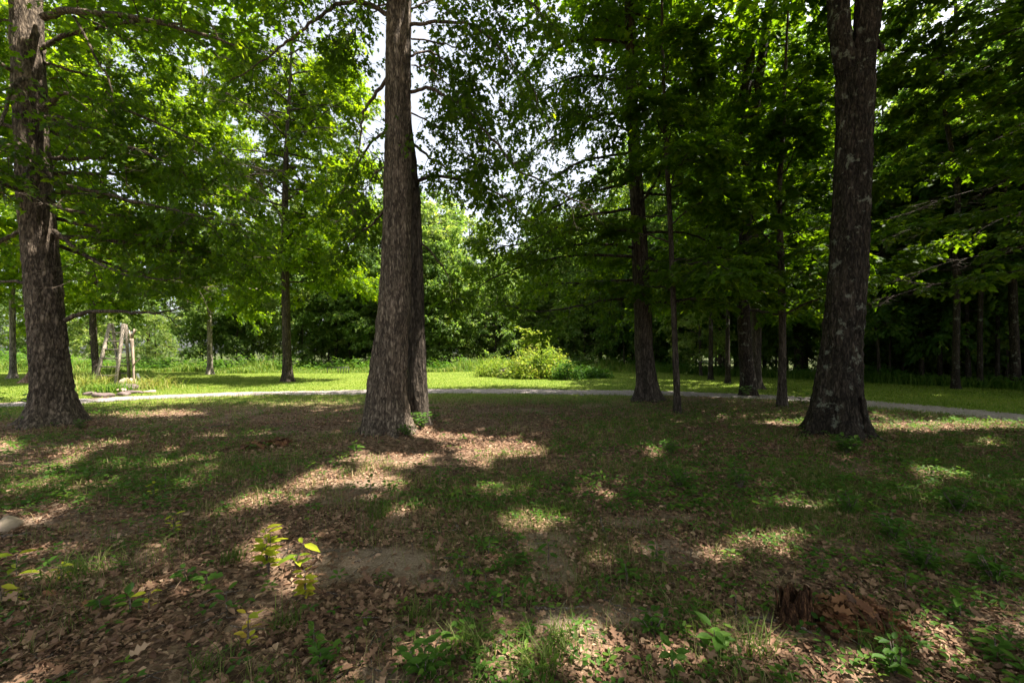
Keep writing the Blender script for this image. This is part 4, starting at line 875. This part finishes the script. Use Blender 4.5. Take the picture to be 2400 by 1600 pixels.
stemplant('yellow_sapling', 'tallest bright yellow-green sapling with a full head of oval leaves, near the bare soil', 618, 1312, .30, YL, OVAL, .085, 4, 17, (-.05, 0), 'yellow saplings', 'sapling', (.45, .15))
stemplant('yellow_sapling', 'yellow-green sapling with long upper leaves leaning beside the tallest yellow one', 672, 1312, .20, YL, LANCE, .13, 1, 7, (.35, 0), 'yellow saplings', 'sapling', (.3, .15))
stemplant('yellow_sapling', 'short bushy yellow sapling with some orange leaves, below the leaning one', 702, 1374, .18, YL, OVAL, .058, 4, 13, (.0, 0), 'yellow saplings', 'sapling', (.62, .2))
stemplant('yellow_sapling', 'small upright yellow and salmon sapling in the leaf litter below the other yellow ones', 570, 1476, .16, YL, OVAL, .06, 1, 11, (0, 0), 'yellow saplings', 'sapling', (.72, .22))
stemplant('yellow_sapling', 'little yellow seedling farther back in the thin grass, above the bright saplings', 398, 1222, .16, YL, OVAL, .06, 1, 9, (0, 0), 'yellow saplings', 'sapling', (.5, .15))
stemplant('yellow_sapling', 'faintest yellow seedling, farthest back among the grass on the left', 352, 1142, .14, YL, OVAL, .06, 1, 8, (0, 0), 'yellow saplings', 'sapling', (.5, .15))
stemplant('yellow_sapling', 'yellow sapling with three long narrow leaves at the left edge above the grass tuft', 38, 1330, .17, YL, LANCE, .13, 1, 5, (0, 0), 'yellow saplings', 'sapling', (.4, .15))
stemplant('yellow_sapling', 'low yellow sprig cut by the left edge of the picture', 6, 1385, .12, YL, LANCE, .11, 2, 6, (0, 0), 'yellow saplings', 'sapling', (.4, .15))
stemplant('yellow_sapling', 'sparse yellow seedling beside the broad-leaved green plant at lower left', 342, 1400, .12, YL, OVAL, .055, 1, 6, (0, 0), 'yellow saplings', 'sapling', (.6, .15))
stemplant('yellow_sapling', 'dull yellow seedling growing out of the long grass tuft at left', 140, 1330, .10, YL, LANCE, .07, 1, 7, (0, 0), 'yellow saplings', 'sapling', (.55, .15))
SEED = [(300, 1400, .10, .085, 'broad-leaved green plant on brown litter, lower left', OVAL), (475, 1352, .11, .075, 'jagged green plant left of the yellow saplings', LOBE), (425, 1330, .09, .065, 'small jagged green plant among oak leaves', LOBE), (232, 1402, .09, .06, 'little green plant over a rust-brown oak leaf', OVAL),
        (1122, 1275, .11, .05, 'bushy green seedling left of its twin in the middle of the litter', OVAL), (1188, 1260, .10, .05, 'bushy green seedling right of its twin in the middle of the litter', OVAL), (1152, 1402, .13, .055, 'upright dark green seedling on bare soil above the bare twig', OVAL), (520, 1400, .12, .09, 'single broad green blade of a plant under the yellow saplings', LANCE),
        (1260, 1290, .13, .09, 'upright paddle-leaved plant in pale soil', LANCE), (1115, 1352, .09, .07, 'pale paddle-leaved plant beside the fallen tan leaves', LANCE), (720, 1490, .12, .05, 'clover-like plant at lower centre left', OVAL), (1645, 1500, .12, .09, 'round-leaved light green plant left of the rotten stump', OVAL), (1885, 1310, .12, .06, 'round-leaved green plant behind the rotten stump', OVAL),
        (2080, 1360, .12, .08, 'toothed green plant right behind the brown leaf heap', LOBE), (2205, 1420, .10, .11, 'pair of long light green leaves right of the brown leaf heap', LANCE), (1545, 1545, .13, .06, 'light green plant at the sunlit lower right', OVAL), (2290, 1520, .14, .07, 'pale green plant lit by the sun in the lower right corner', OVAL), (1690, 1420, .14, .06, 'ferny green plant left of the rotten stump', LANCE),
        (850, 1135, .16, .06, 'green seedling in the thin grass below the twin oak', OVAL), (820, 1052, .2, .1, 'broad pale leaves of a seedling beside the twin oak roots', OVAL), (1010, 1112, .18, .07, 'green leafy weed in litter below the sunlit patch', OVAL), (380, 1128, .2, .08, 'upright dark green weed in thin grass at left', LANCE), (1510, 1290, .12, .06, 'leafy green plant below the bare pale soil patch', OVAL), (1440, 1340, .13, .06, 'trailing round-leaved plant at lower centre right', OVAL)]
for X, Y, h, ls, lab, T in SEED:
    stemplant('seedling', lab, X, Y, h, PL, T, ls, 2 if T is OVAL else 1, 8 if T is not LANCE else 5, (0, 0), 'green seedlings in the litter', 'seedling', (.55, .15))
for X, Y, h, ls, ns, lab, T in ((975, 1560, .16, .055, 8, 'dense clump of small green leaves at the bottom edge, centre left', OVAL), (740, 1530, .1, .045, 4, 'small dense clump of green leaves at the bottom left', OVAL), (2060, 1555, .14, .05, 7, 'sunlit bright clump of small leaves at the lower right', OVAL), (1500, 1460, .12, .05, 5, 'bushy green clump beside the pale soil at lower right', OVAL),
                       (1540, 1045, .22, .06, 16, 'rich green mound of fine plants before the tall straight tree', LANCE), (1945, 1042, .3, .09, 16, 'weeds gathered at the foot of the forked tree', OVAL), (868, 1010, .16, .06, 8, 'low green weeds at the left foot of the twin oak', OVAL), (935, 1016, .2, .07, 8, 'low green weeds at the right foot of the twin oak', OVAL), (70, 985, .2, .07, 8, 'low weeds at the left foot of the broad oak', OVAL), (1560, 1120, .22, .07, 12, 'green weeds in the shade below the slim maples', LANCE), (2200, 1180, .22, .07, 12, 'green weeds in the shade at the right, beyond the dark stick', OVAL), (1950, 1180, .2, .06, 12, 'low fine-leaved weeds below the forked tree', LANCE), (185, 985, .18, .07, 7, 'low weeds at the right foot of the broad oak', OVAL), (966, 1002, .3, .085, 11, 'leafy green weed with pale leaves between the twin oak stems', OVAL), (1003, 975, .42, .12, 3, 'upright leafy shoot right beside the twin oak stems', LANCE),
                       (2120, 1310, .2, .07, 14, 'thick green weeds right behind the brown leaf heap', LANCE), (2290, 1345, .2, .08, 10, 'green weeds at the right edge in the shade', LANCE), (2050, 1240, .22, .07, 10, 'dark green leafy weeds right of the middle foreground', OVAL), (1700, 1120, .25, .07, 9, 'low dark weeds in the shade left of the forked tree', LANCE),
                       (100, 975, .55, .16, 3, 'broad-leaved seedling in front of the broad oak foot', MAPLE), (28, 965, .6, .14, 2, 'thin seedling with drooping leaves left of the broad oak', OVAL), (1712, 912, .35, .1, 8, 'weeds wrapped round the foot of the thick maple', OVAL), (1845, 935, .4, .12, 4, 'leafy sprig left of the forked tree beside the path', OVAL)):
    stemplant('weed_clump', lab, X, Y, h, PL, T, ls, ns, 10, (0, 0), 'leafy clumps on the woodland floor', 'plant', (.45, .15), 1.2)
# grass tufts
def tuft(X, Y, h, n, lab, r=.05, tint=.3):
    b = G(X, Y); a = Acc(); x = b[0]+rng.normal(0, r, n); y = b[1]+rng.normal(0, r, n)
    blades(a, x, y, h*rng.uniform(.5, 1.1, n), np.full(n, .004+.0007*b[1]), np.clip(rng.normal(tint, .15, n), 0, 1), 1.6)
    tag(a.build('grass_tuft', M['grass'], None, b), lab, 'grass tuft', 'grass tufts')
for q in ((170, 1325, .20, 90, 'wide long-bladed grass tuft at the left', .09), (535, 1285, .13, 80, 'dark compact grass tuft left of the tallest yellow sapling', .035), (960, 1425, .12, 80, 'dark grass tuft on litter at lower centre', .035), (655, 1440, .13, 70, 'grass tuft between the small yellow saplings', .04), (480, 1535, .10, 60, 'thin grass tuft at the bottom left', .05), (1225, 1545, .16, 110, 'sunlit grass tuft at the bottom centre', .06), (1090, 1490, .14, 100, 'thick grass tuft left of the sunlit one', .07),
          (870, 1190, .17, 80, 'olive grass tuft in litter below the twin oak', .07), (1260, 1180, .16, 60, 'grass tuft beside the sunlit litter patch', .06), (1320, 1180, .15, 60, 'thin grass tuft right of the sunlit litter patch', .06), (1740, 1500, .16, 60, 'ferny grass tuft below the rotten stump', .05), (1290, 1475, .14, 70, 'pale grass tuft beside the bare twig', .06), (2030, 1500, .15, 70, 'loose grass tuft under the brown leaf heap', .08), (1830, 1200, .2, 90, 'soft grass tuft in the right middle ground', .12), (1720, 1200, .2, 90, 'dark soft grass tuft left of the right middle ground', .12)):
    tuft(*q)

# ------------------------------------------------------------------ sticks, stones, stump, dead leaves
def stick(lab, pts, r, group='fallen sticks on the litter'):
    p = np.array([G(x, y) for x, y in pts])+[0, 0, r+.012]; o = p[0].copy(); p = catmull(p, 6); p[:, 2] += rng.normal(0, .006, len(p)); p[:, :2] += rng.normal(0, .004, (len(p), 2))
    a = Acc(); a.tube(p, np.linspace(r, r*.5, len(p))*(1+.15*rng.random(len(p))), 7)
    if len(pts) > 2:
        a.tube(np.array([p[len(p)//2], p[len(p)//2]+(p[-1]-p[0])*.12+[0, .05, .03]]), [r*.5, r*.25], 5)
    tag(a.build('stick', M['twig'], None, o, True), lab, 'stick', group)
stick('straight pale twig lying on bare soil at lower centre', [(1228, 1402), (1290, 1406), (1360, 1400)], .007)
stick('curved brown twig bending over the litter in the middle', [(1010, 1290), (1050, 1282), (1080, 1290), (1105, 1312)], .007)
stick('dark upright-lying twig right of the middle', [(1380, 1196), (1386, 1225), (1400, 1246)], .009)
stick('thin twig on pale soil left of the middle', [(810, 1295), (850, 1282), (878, 1266)], .004)
stick('bent dark twig running past the rotten stump', [(1715, 1424), (1790, 1430), (1830, 1446), (1865, 1462)], .007)
stick('grey stick leaning down between stump and leaf heap', [(1905, 1372), (1940, 1358), (1980, 1342)], .007)
stick('long dark stick in the weeds at the right', [(2110, 1262), (2150, 1285), (2210, 1310)], .009)
stick('crooked thin twig at lower centre right', [(1372, 1330), (1378, 1372), (1430, 1400), (1495, 1400)], .005)
stick('short grey stick on the litter left of the sunlit patch', [(485, 980), (510, 977), (530, 975)], .018)
stick('thin dry stalk over the grass at left', [(405, 1165), (430, 1145), (455, 1122)], .004)
stick('broken pale twig among litter in the middle', [(1042, 1190), (1050, 1212), (1060, 1222)], .008)

def rock(lab, c, sz, matn, seed, group=None, flat=1.0):
    g = np.random.default_rng(seed); a = Acc(); nu, nv = 14, 9
    u = np.linspace(0, 2*np.pi, nu, endpoint=False); v = np.linspace(-1.5, 1.5, nv)
    ph = g.random(6)*6.28
    V = []
    for vv in v:
        for uu in u:
            d = np.array([math.cos(uu)*math.cos(vv), math.sin(uu)*math.cos(vv), math.sin(vv)])
            r = 1+.16*math.sin(2*uu+ph[0])+.12*math.sin(3*uu+ph[1]+2*vv)+.1*math.sin(5*uu+ph[2])*math.cos(vv)
            p = np.sign(d)*np.abs(d)**.72*r; V.append(np.array(c)+p*np.array(sz)*.5)
    i = np.arange(nv-1)[:, None]*nu; j = np.arange(nu)[None]; k = (j+1) % nu
    a.add(np.array(V), [np.stack([i+j, i+k, i+k+nu, i+j+nu], -1).reshape(-1, 4), np.arange(nu)[None, ::-1], ((nv-1)*nu+np.arange(nu))[None]])
    tag(a.build('stone', M[matn], None, c), lab, 'stone', group)
c = G(14, 1215); rock('tan stone at the left edge half sunk in dry grass', c+[0, 0, .03], (.20, .2, .12), 'tan_stone', 1)
c = G(2, 1238); stick('grey weathered stick lying in front of the tan stone', [(0, 1237), (40, 1232), (70, 1228)], .012)
GB = 'stones edging the flower bed'
for i, (X, Y, s, mt, lab) in enumerate(((296, 888, (.62, .45, .42), 'tan_stone', 'big tan boulder behind the ladder foot'), (292, 896, (.7, .4, .3), 'dark_stone', 'dark boulder under the big tan one'), (280, 902, (.32, .3, .2), 'tan_stone', 'small tan stone in front of the boulders'), (284, 909, (.42, .3, .16), 'dark_stone', 'flat reddish-dark slab at the front of the flower bed'),
                                        (308, 903, (.6, .3, .13), 'dark_stone', 'long flat dark slab right of the front slab'), (236, 912, (.6, .3, .16), 'dark_stone', 'dark slab at the front left of the flower bed'), (208, 908, (.45, .3, .16), 'dark_stone', 'small dark slab at the left end of the flower bed'), (345, 901, (.4, .3, .1), 'tan_stone', 'low pale stone at the right end of the flower bed'))):
    c = G(X, Y); rock(lab, c+[0, 0, s[2]*.32], s, mt, 20+i, GB)

# rotten stump
b = G(1822, 1428); st = Acc(); nu = 22; H = [0, .03, .07, .11, .15, .19, .23]; u = np.linspace(0, 2*np.pi, nu, endpoint=False)
g = np.random.default_rng(3); prof = .5+.5*np.cos(u*2+2.2)*.6+g.normal(0, .42, nu); prof = np.clip(.66+.36*prof, .4, 1.0)
V = []
for h in H:
    rr = (.082-.036*h/.30)*(1+.45*math.exp(-h/.035))*(1+.22*np.cos(3*u+1+h*6)+.14*np.cos(7*u+h*18)+g.normal(0, .05, nu))
    z = np.minimum(h, .235*prof)
    V.append(np.stack([b[0]+rr*np.cos(u)+h*.08, b[1]+rr*.8*np.sin(u), b[2]-.015+z], 1))
inn = V[-1].copy(); cc = inn.mean(0); 
V.append(np.column_stack([cc[:2]+(inn[:, :2]-cc[:2])*.55, inn[:, 2]-.07])); V.append(np.column_stack([cc[:2]+(inn[:, :2]-cc[:2])*.1, inn[:, 2]*0+b[2]+.05]))
V = np.stack(V); i = np.arange(len(V)-1)[:, None]*nu; j = np.arange(nu)[None]; k = (j+1) % nu
st.add(V.reshape(-1, 3), np.stack([i+j, i+k, i+k+nu, i+j+nu], -1).reshape(-1, 4))
for q in range(7):
    a = q*.95; r_ = .075; p0 = b+[r_*math.cos(a), r_*.8*math.sin(a), .06]
    st.beam(p0, p0+[.012*math.cos(a), .012*math.sin(a), rng.uniform(.04, .17)], .022, .009, (math.cos(a), math.sin(a), 0))
root = empty('tree_stump', b, 'small rotten brown stump with a jagged hollow top at the lower right', 'stump'); st.build('stump', M['rotten_wood'], root, b)

def heap(lab, X, Y, rx, ry, hz, n, s, T=DRY):
    b = G(X, Y); a = Acc(); r = np.sqrt(rng.random(n)); t = rng.random(n)*6.28
    x = b[0]+rx*r*np.cos(t); y = b[1]+ry*r*np.sin(t); z = gz(x, y)+.01+hz*(1-r**1.5)*rng.uniform(.4, 1, n)
    an = rng.random(n)*6.28; d = np.stack([np.cos(an), np.sin(an), rng.normal(0, .45, n)], 1); nn = nrm(np.stack([rng.normal(0, .55, n), rng.normal(-.25, .55, n), np.ones(n)], 1))
    put(a, T, np.stack([x, y, z], 1)-d*s*.4, d, nn, s*rng.uniform(.6, 1.2, n), rng.random(n))
    # core of decayed wood and leaf mould under the leaves
    u = np.linspace(0, 2*np.pi, 18, endpoint=False)
    ring = [np.stack([b[0]+rx*q*(1+.12*np.cos(3*u+q))*np.cos(u), b[1]+ry*q*(1+.12*np.cos(3*u+q))*np.sin(u), gz(b[0]+rx*q*np.cos(u), b[1]+ry*q*np.sin(u))-.01+hz*.6*(1-q**1.6)], 1) for q in (1, .8, .6, .4, .2, .02)]
    R = np.stack(ring); i = np.arange(5)[:, None]*18; j = np.arange(18)[None]; k = (j+1) % 18
    a.add(R.reshape(-1, 3), np.stack([i+j, i+k, i+k+18, i+j+18], -1).reshape(-1, 4), .15)
    tag(a.build('leaf_heap', M['dead_brown'], None, b), lab, 'leaf heap', 'heaps of dead brown oak leaves')
heap('big heap of curled rust-brown oak leaves right of the rotten stump', 1965, 1432, .25, .2, .13, 280, .09)
heap('left of two small dead oak-leaf clusters in the grass before the twin oak', 585, 1030, .2, .22, .12, 50, .13)
heap('right of two small dead oak-leaf clusters in the grass before the twin oak', 640, 1022, .2, .2, .10, 46, .13)
# separate large fallen leaves
BL = Acc()
for X, Y, s, mt, lab in ((1000, 1315, .13, 'litter', 'pale tan oak leaf left of another on bare soil'), (1035, 1318, .14, 'litter', 'pale tan oak leaf curled on bare soil at lower centre'), (85, 1408, .16, 'dead_brown', 'rust-orange oak leaf at lower left'), (195, 1402, .13, 'dead_brown', 'single rust-brown oak leaf right of the rust-orange one'), (130, 1370, .14, 'dead_brown', 'dark rust oak leaf beyond the rust-orange one'),
                         (285, 1515, .17, 'litter', 'large pale brown oak leaf at the bottom left'), (120, 1490, .16, 'dead_brown', 'long brown oak leaf near the bottom left corner'), (1365, 1215, .12, 'dead_brown', 'orange leaf lying by the sunlit litter'), (255, 1255, .13, 'litter', 'light brown leaf on dry grass at left'), (1510, 1535, .1, 'litter', 'curled salmon leaf at the bottom right of centre')):
    b = G(X, Y); a = Acc(); an = rng.random()*6.28; s *= .62
    put(a, DRY, np.array([b+[0, 0, .022]]), np.array([[math.cos(an), math.sin(an), .12]]), np.array([[.1, -.35, 1.]]), np.array([s]), np.array([.85 if mt == 'litter' else .75]))
    tag(a.build('fallen_leaf', M[mt], None, b), lab, 'fallen leaf', 'large fallen oak leaves')

# ------------------------------------------------------------------ ladder, flower bed
fbL, fbR = G(219*.98, 899.6*.98), G(275*.98, 899*.98); bbL, bbR = G(268*.98, 893*.98), G(317*.98, 891*.98)
dF = (fbL[1]+fbR[1])/2; dB = (bbL[1]+bbR[1])/2; fbL[1] = fbR[1] = dF; bbL[1] = bbR[1] = dB; dT = (dF+dB)/2
ftL, ftR = P(258*.98, 758*.98, dT-.06), P(289*.98, 759*.98, dT-.06); btL, btR = P(263*.98, 759*.98, dT+.06), P(294.5*.98, 760*.98, dT+.06)
base = (fbL+fbR+bbL+bbR)/4; base[2] = gz(base[0], base[1])
lr = empty('step_ladder', base, 'weathered wooden double ladder standing in the flower bed, left of the lawn', 'ladder')
for p, q, m_ in ((fbL, ftL, 'old_wood'), (fbR, ftR, 'old_wood'), (bbL, btL, 'old_wood'), (bbR, btR, 'old_wood')):
    a = Acc(); e = q+(q-p)*.0; a.beam(p-[0, 0, .05], e, .15 if p is fbL or p is fbR else .12, .07); a.build('leg', M[m_], lr, base)
for (p0, p1, q0, q1) in ((fbL, ftL, fbR, ftR), (bbL, btL, bbR, btR)):
    for t in (.135, .275, .415, .56, .70, .845):
        s0 = p0+(p1-p0)*t; s1 = q0+(q1-q0)*t; dv = nrm(s1-s0); a = Acc()
        a.tube(np.array([s0-dv*.02, s0*.5+s1*.5+[0, 0, -.01], s1+dv*.02]), [.034, .03, .034], 7); a.build('rung', M['dark_rung'], lr, base)
# hose draped over the ladder
hp = catmull([P(250, 770, dT+.0), P(259, 790, dT-.2), P(266, 805, dT-.4), P(270, 822, dT-.5), P(281, 831, dT-.4), P(293, 833, dT-.1), P(304, 829, dT+.3)], 6)
a = Acc(); a.tube(hp, .022, 7); tag(a.build('garden_hose', M['black_hose'], None, base, True), 'black hose draped from the top of the wooden ladder to its rear leg', 'hose')
# dead forked post beside the ladder
b = G(308, 893); dS = b[1]; a = Acc()
a.tube(catmull([b+[0, 0, -.1], P(307, 858, dS), P(306, 832, dS), P(304, 800, dS), P(302, 778, dS)], 5), np.linspace(.035, .065, 21), 9)
a.tube(np.array([P(302, 780, dS), P(299, 767, dS), P(296, 758, dS)]), [.055, .04, .025], 7); a.tube(np.array([P(302, 780, dS), P(307, 764, dS), P(308, 755, dS)]), [.05, .04, .025], 7)
a.tube(np.array([P(307, 768, dS), P(311, 760, dS), P(314, 757, dS)]), [.03, .022, .012], 6); a.tube(np.array([P(307, 838, dS), P(314, 830, dS-.1), P(323, 822, dS-.2)]), [.03, .02, .01], 6)
rt = empty('dead_snag', b, 'pale bare forked wooden post standing against the ladder', 'snag'); a.build('trunk', M['pale_wood'], rt, b, True)
a = Acc(); b = G(321, 876); a.beam(b+[.05, 0, -.05], b+[-.12, 0, .40], .10, .04); tag(a.build('garden_stake', M['white_paint'], None, b), 'short white stake leaning in the grass right of the ladder', 'stake')
def daylily(X, Y, h, n, lab, r=.2, tint=.5):
    b = G(X, Y); a = Acc(); x = b[0]+rng.normal(0, r, n); y = b[1]+rng.normal(0, r, n)
    blades(a, x, y, h*rng.uniform(.6, 1.1, n), np.full(n, .035), np.clip(rng.normal(tint, .2, n), 0, 1), 1.4)
    tag(a.build('garden_plant', M['weed'], None, b), lab, 'plant', 'plants of the flower bed')
daylily(200, 900, .75, 160, 'tall pale grassy plant at the left of the flower bed', .3, .75); daylily(228, 904, .45, 140, 'green grassy plant between the ladder feet', .3, .4); daylily(262, 902, .4, 150, 'dark green tuft before the ladder', .25, .15)
daylily(330, 893, .5, 130, 'orange-yellow plant right of the ladder', .3, .9); daylily(355, 890, .6, 140, 'tall yellow-green plant at the right end of the flower bed', .4, .75); daylily(380, 893, .25, 100, 'low yellow plant trailing from the flower bed', .5, .7); daylily(190, 880, .8, 120, 'wispy tall grass behind the broad oak', .4, .7)

# ------------------------------------------------------------------ bush, brush pile, railing
def bush(lab, X, Y, rx, ry, hz, n, s, leafm, T, name='shrub', stems=10, tint=(.5, .2), group=None):
    b = G(X, Y); g = np.random.default_rng(int(X)); root = empty(name, b, lab, 'shrub', group); wd = Acc(); lf = Acc()
    for k in range(stems):
        a = g.random()*6.28; r = math.sqrt(g.random()); e = b+[rx*r*math.cos(a), ry*r*math.sin(a), hz*(1-.6*r*r)*g.uniform(.7, 1)]
        m_ = b+(e-b)*[.35, .35, .55]; wd.tube(catmull([b+[(e-b)[0]*.2, (e-b)[1]*.2, -.05], m_, e], 4), np.linspace(.02, .006, 9), 5)
    m = n//22; u = g.random(m)*6.28; r = np.sqrt(g.random(m)); top = (1-.8*r**2)*(.35+1.2*vnoise(u*2.4+X*.37, r*3.5))
    cx = b[0]+rx*r*np.cos(u); cyy = b[1]+ry*r*np.sin(u); cz = b[2]+hz*top*g.uniform(.15, 1, m)**.5
    pos = (np.stack([cx, cyy, cz], 1)[:, None]+g.normal(0, .2, (m, 22, 3))*[1, 1, .7]).reshape(-1, 3); k = len(pos)
    pos[:, 2] = np.maximum(pos[:, 2], b[2]+.03)
    d = nrm(g.normal(0, 1, (k, 3))*[1, 1, .6]+[0, 0, -.15]); nn = nrm([0, 0, 1.]+g.normal(0, .5, (k, 3)))
    tt = np.clip(np.repeat(g.normal(tint[0], tint[1], m), 22)+g.normal(0, .12, k), 0, 1)
    put(lf, T, pos, d, nn, s*g.uniform(.6, 1.3, k), tt)
    wd.build('stem', M['twig'], root, b); lf.build('foliage', leafm, root, b); return root
M['bush_leaf'] = leaf_mat('bush_leaf', [(0, (.06, .12, .02)), (.45, (.16, .22, .035)), (.8, (.28, .31, .06)), (1, (.36, .33, .08))], [(0, (.14, .28, .015)), (.45, (.32, .46, .03)), (.8, (.5, .54, .05)), (1, (.52, .46, .06))], .45)
bush('sprawling yellow-green bush heaped over the lawn edge, tallest of the mound', 1235, 868, 1.9, 1.3, 1.75, 9000, .12, M['bush_leaf'], LOBE, tint=(.5, .17), group='bushes of the overgrown mound')
bush('light green tall grassy bush at the left end of the mound', 1145, 864, 1.3, 1.0, 1.15, 5000, .14, M['bush_leaf'], LANCE, tint=(.42, .13), group='bushes of the overgrown mound')
bush('dark green rounded shrub at the right end of the mound', 1302, 872, .7, .65, .95, 1500, .11, M['plant_leaf'], LOBE, tint=(.3, .15), group='bushes of the overgrown mound')
bush('low dark green weeds trailing right from the mound', 1350, 868, 1.3, .8, .55, 1800, .15, M['plant_leaf'], LOBE, tint=(.35, .15), group='bushes of the overgrown mound')
bush('yellow-tinged bush right of the tallest one in the mound', 1275, 866, 1.0, .9, 1.3, 4200, .115, M['bush_leaf'], LOBE, tint=(.55, .17), group='bushes of the overgrown mound')
b = G(1240, 862); t = Tree(b, 900)
for q, (X2, Y2) in enumerate(((1208, 760), (1222, 768), (1232, 762), (1250, 770))):
    t.limb(catmull([b+[q*.15-.2, 0, 0], P((1240+X2)/2-6, 820, b[1]), P(X2, Y2, b[1])], 5), .035, nsec=5, tmin=.72, seclen=.8, ntwig=5, nleaf=8, size=.24, twl=.4, flat=True)
t.finish('young_tree', 'young tree of several thin pale stems rising out of the yellow-green bush', 'tree', None, M['pale_wood'], M['bush_leaf'], OVAL, carve=False)
# low pile of grey sticks
b = G(1166, 866); a = Acc(); g = np.random.default_rng(8)
for k in range(90):
    h = g.random()*.55; L = 1.0-.45*h/.55; z = b[2]+.03+h*(1-.3*abs(g.normal(0, .4))); yy = b[1]-.2+g.normal(0, .12)
    x0 = b[0]-L*.55+g.normal(0, .06); p = np.array([[x0, yy, z], [b[0]+g.normal(0, .1), yy+g.normal(0, .04), z+g.normal(.02, .03)], [x0+L*1.1, yy+g.normal(0, .1), z+g.normal(0, .05)-.05]])
    a.tube(p, [.014, .017, .01], 5)
tag(a.build('brush_pile', M['old_wood'], None, b), 'low rounded pile of grey sticks before the yellow-green bush', 'brush pile')
# dark iron railing in the weeds
d = 30.; p0, p1 = P(752, 844, d), P(801, 843, d); b = np.array([(p0[0]+p1[0])/2, d, float(gz((p0[0]+p1[0])/2, d))])
rr = empty('iron_railing', b, 'short black metal railing standing in the tall weeds left of the twin oak', 'railing')
a = Acc(); a.beam(p0, p1, .05, .05, (0, 0, 1)); a.build('top_rail', M['black_iron'], rr, b)
for k in range(9):
    if k in (1, 2, 3): continue
    q = p0+(p1-p0)*k/8; a = Acc(); a.beam([q[0], q[1], b[2]-.05], q-[0, 0, .02], .035, .035); a.build('post', M['black_iron'], rr, b)
a = Acc(); q0 = p0+(p1-p0)*.55; a.beam(q0-[0, -.03, .55], p1-[0, -.03, .55], .04, .04, (0, 0, 1)); a.build('lower_rail', M['black_iron'], rr, b)
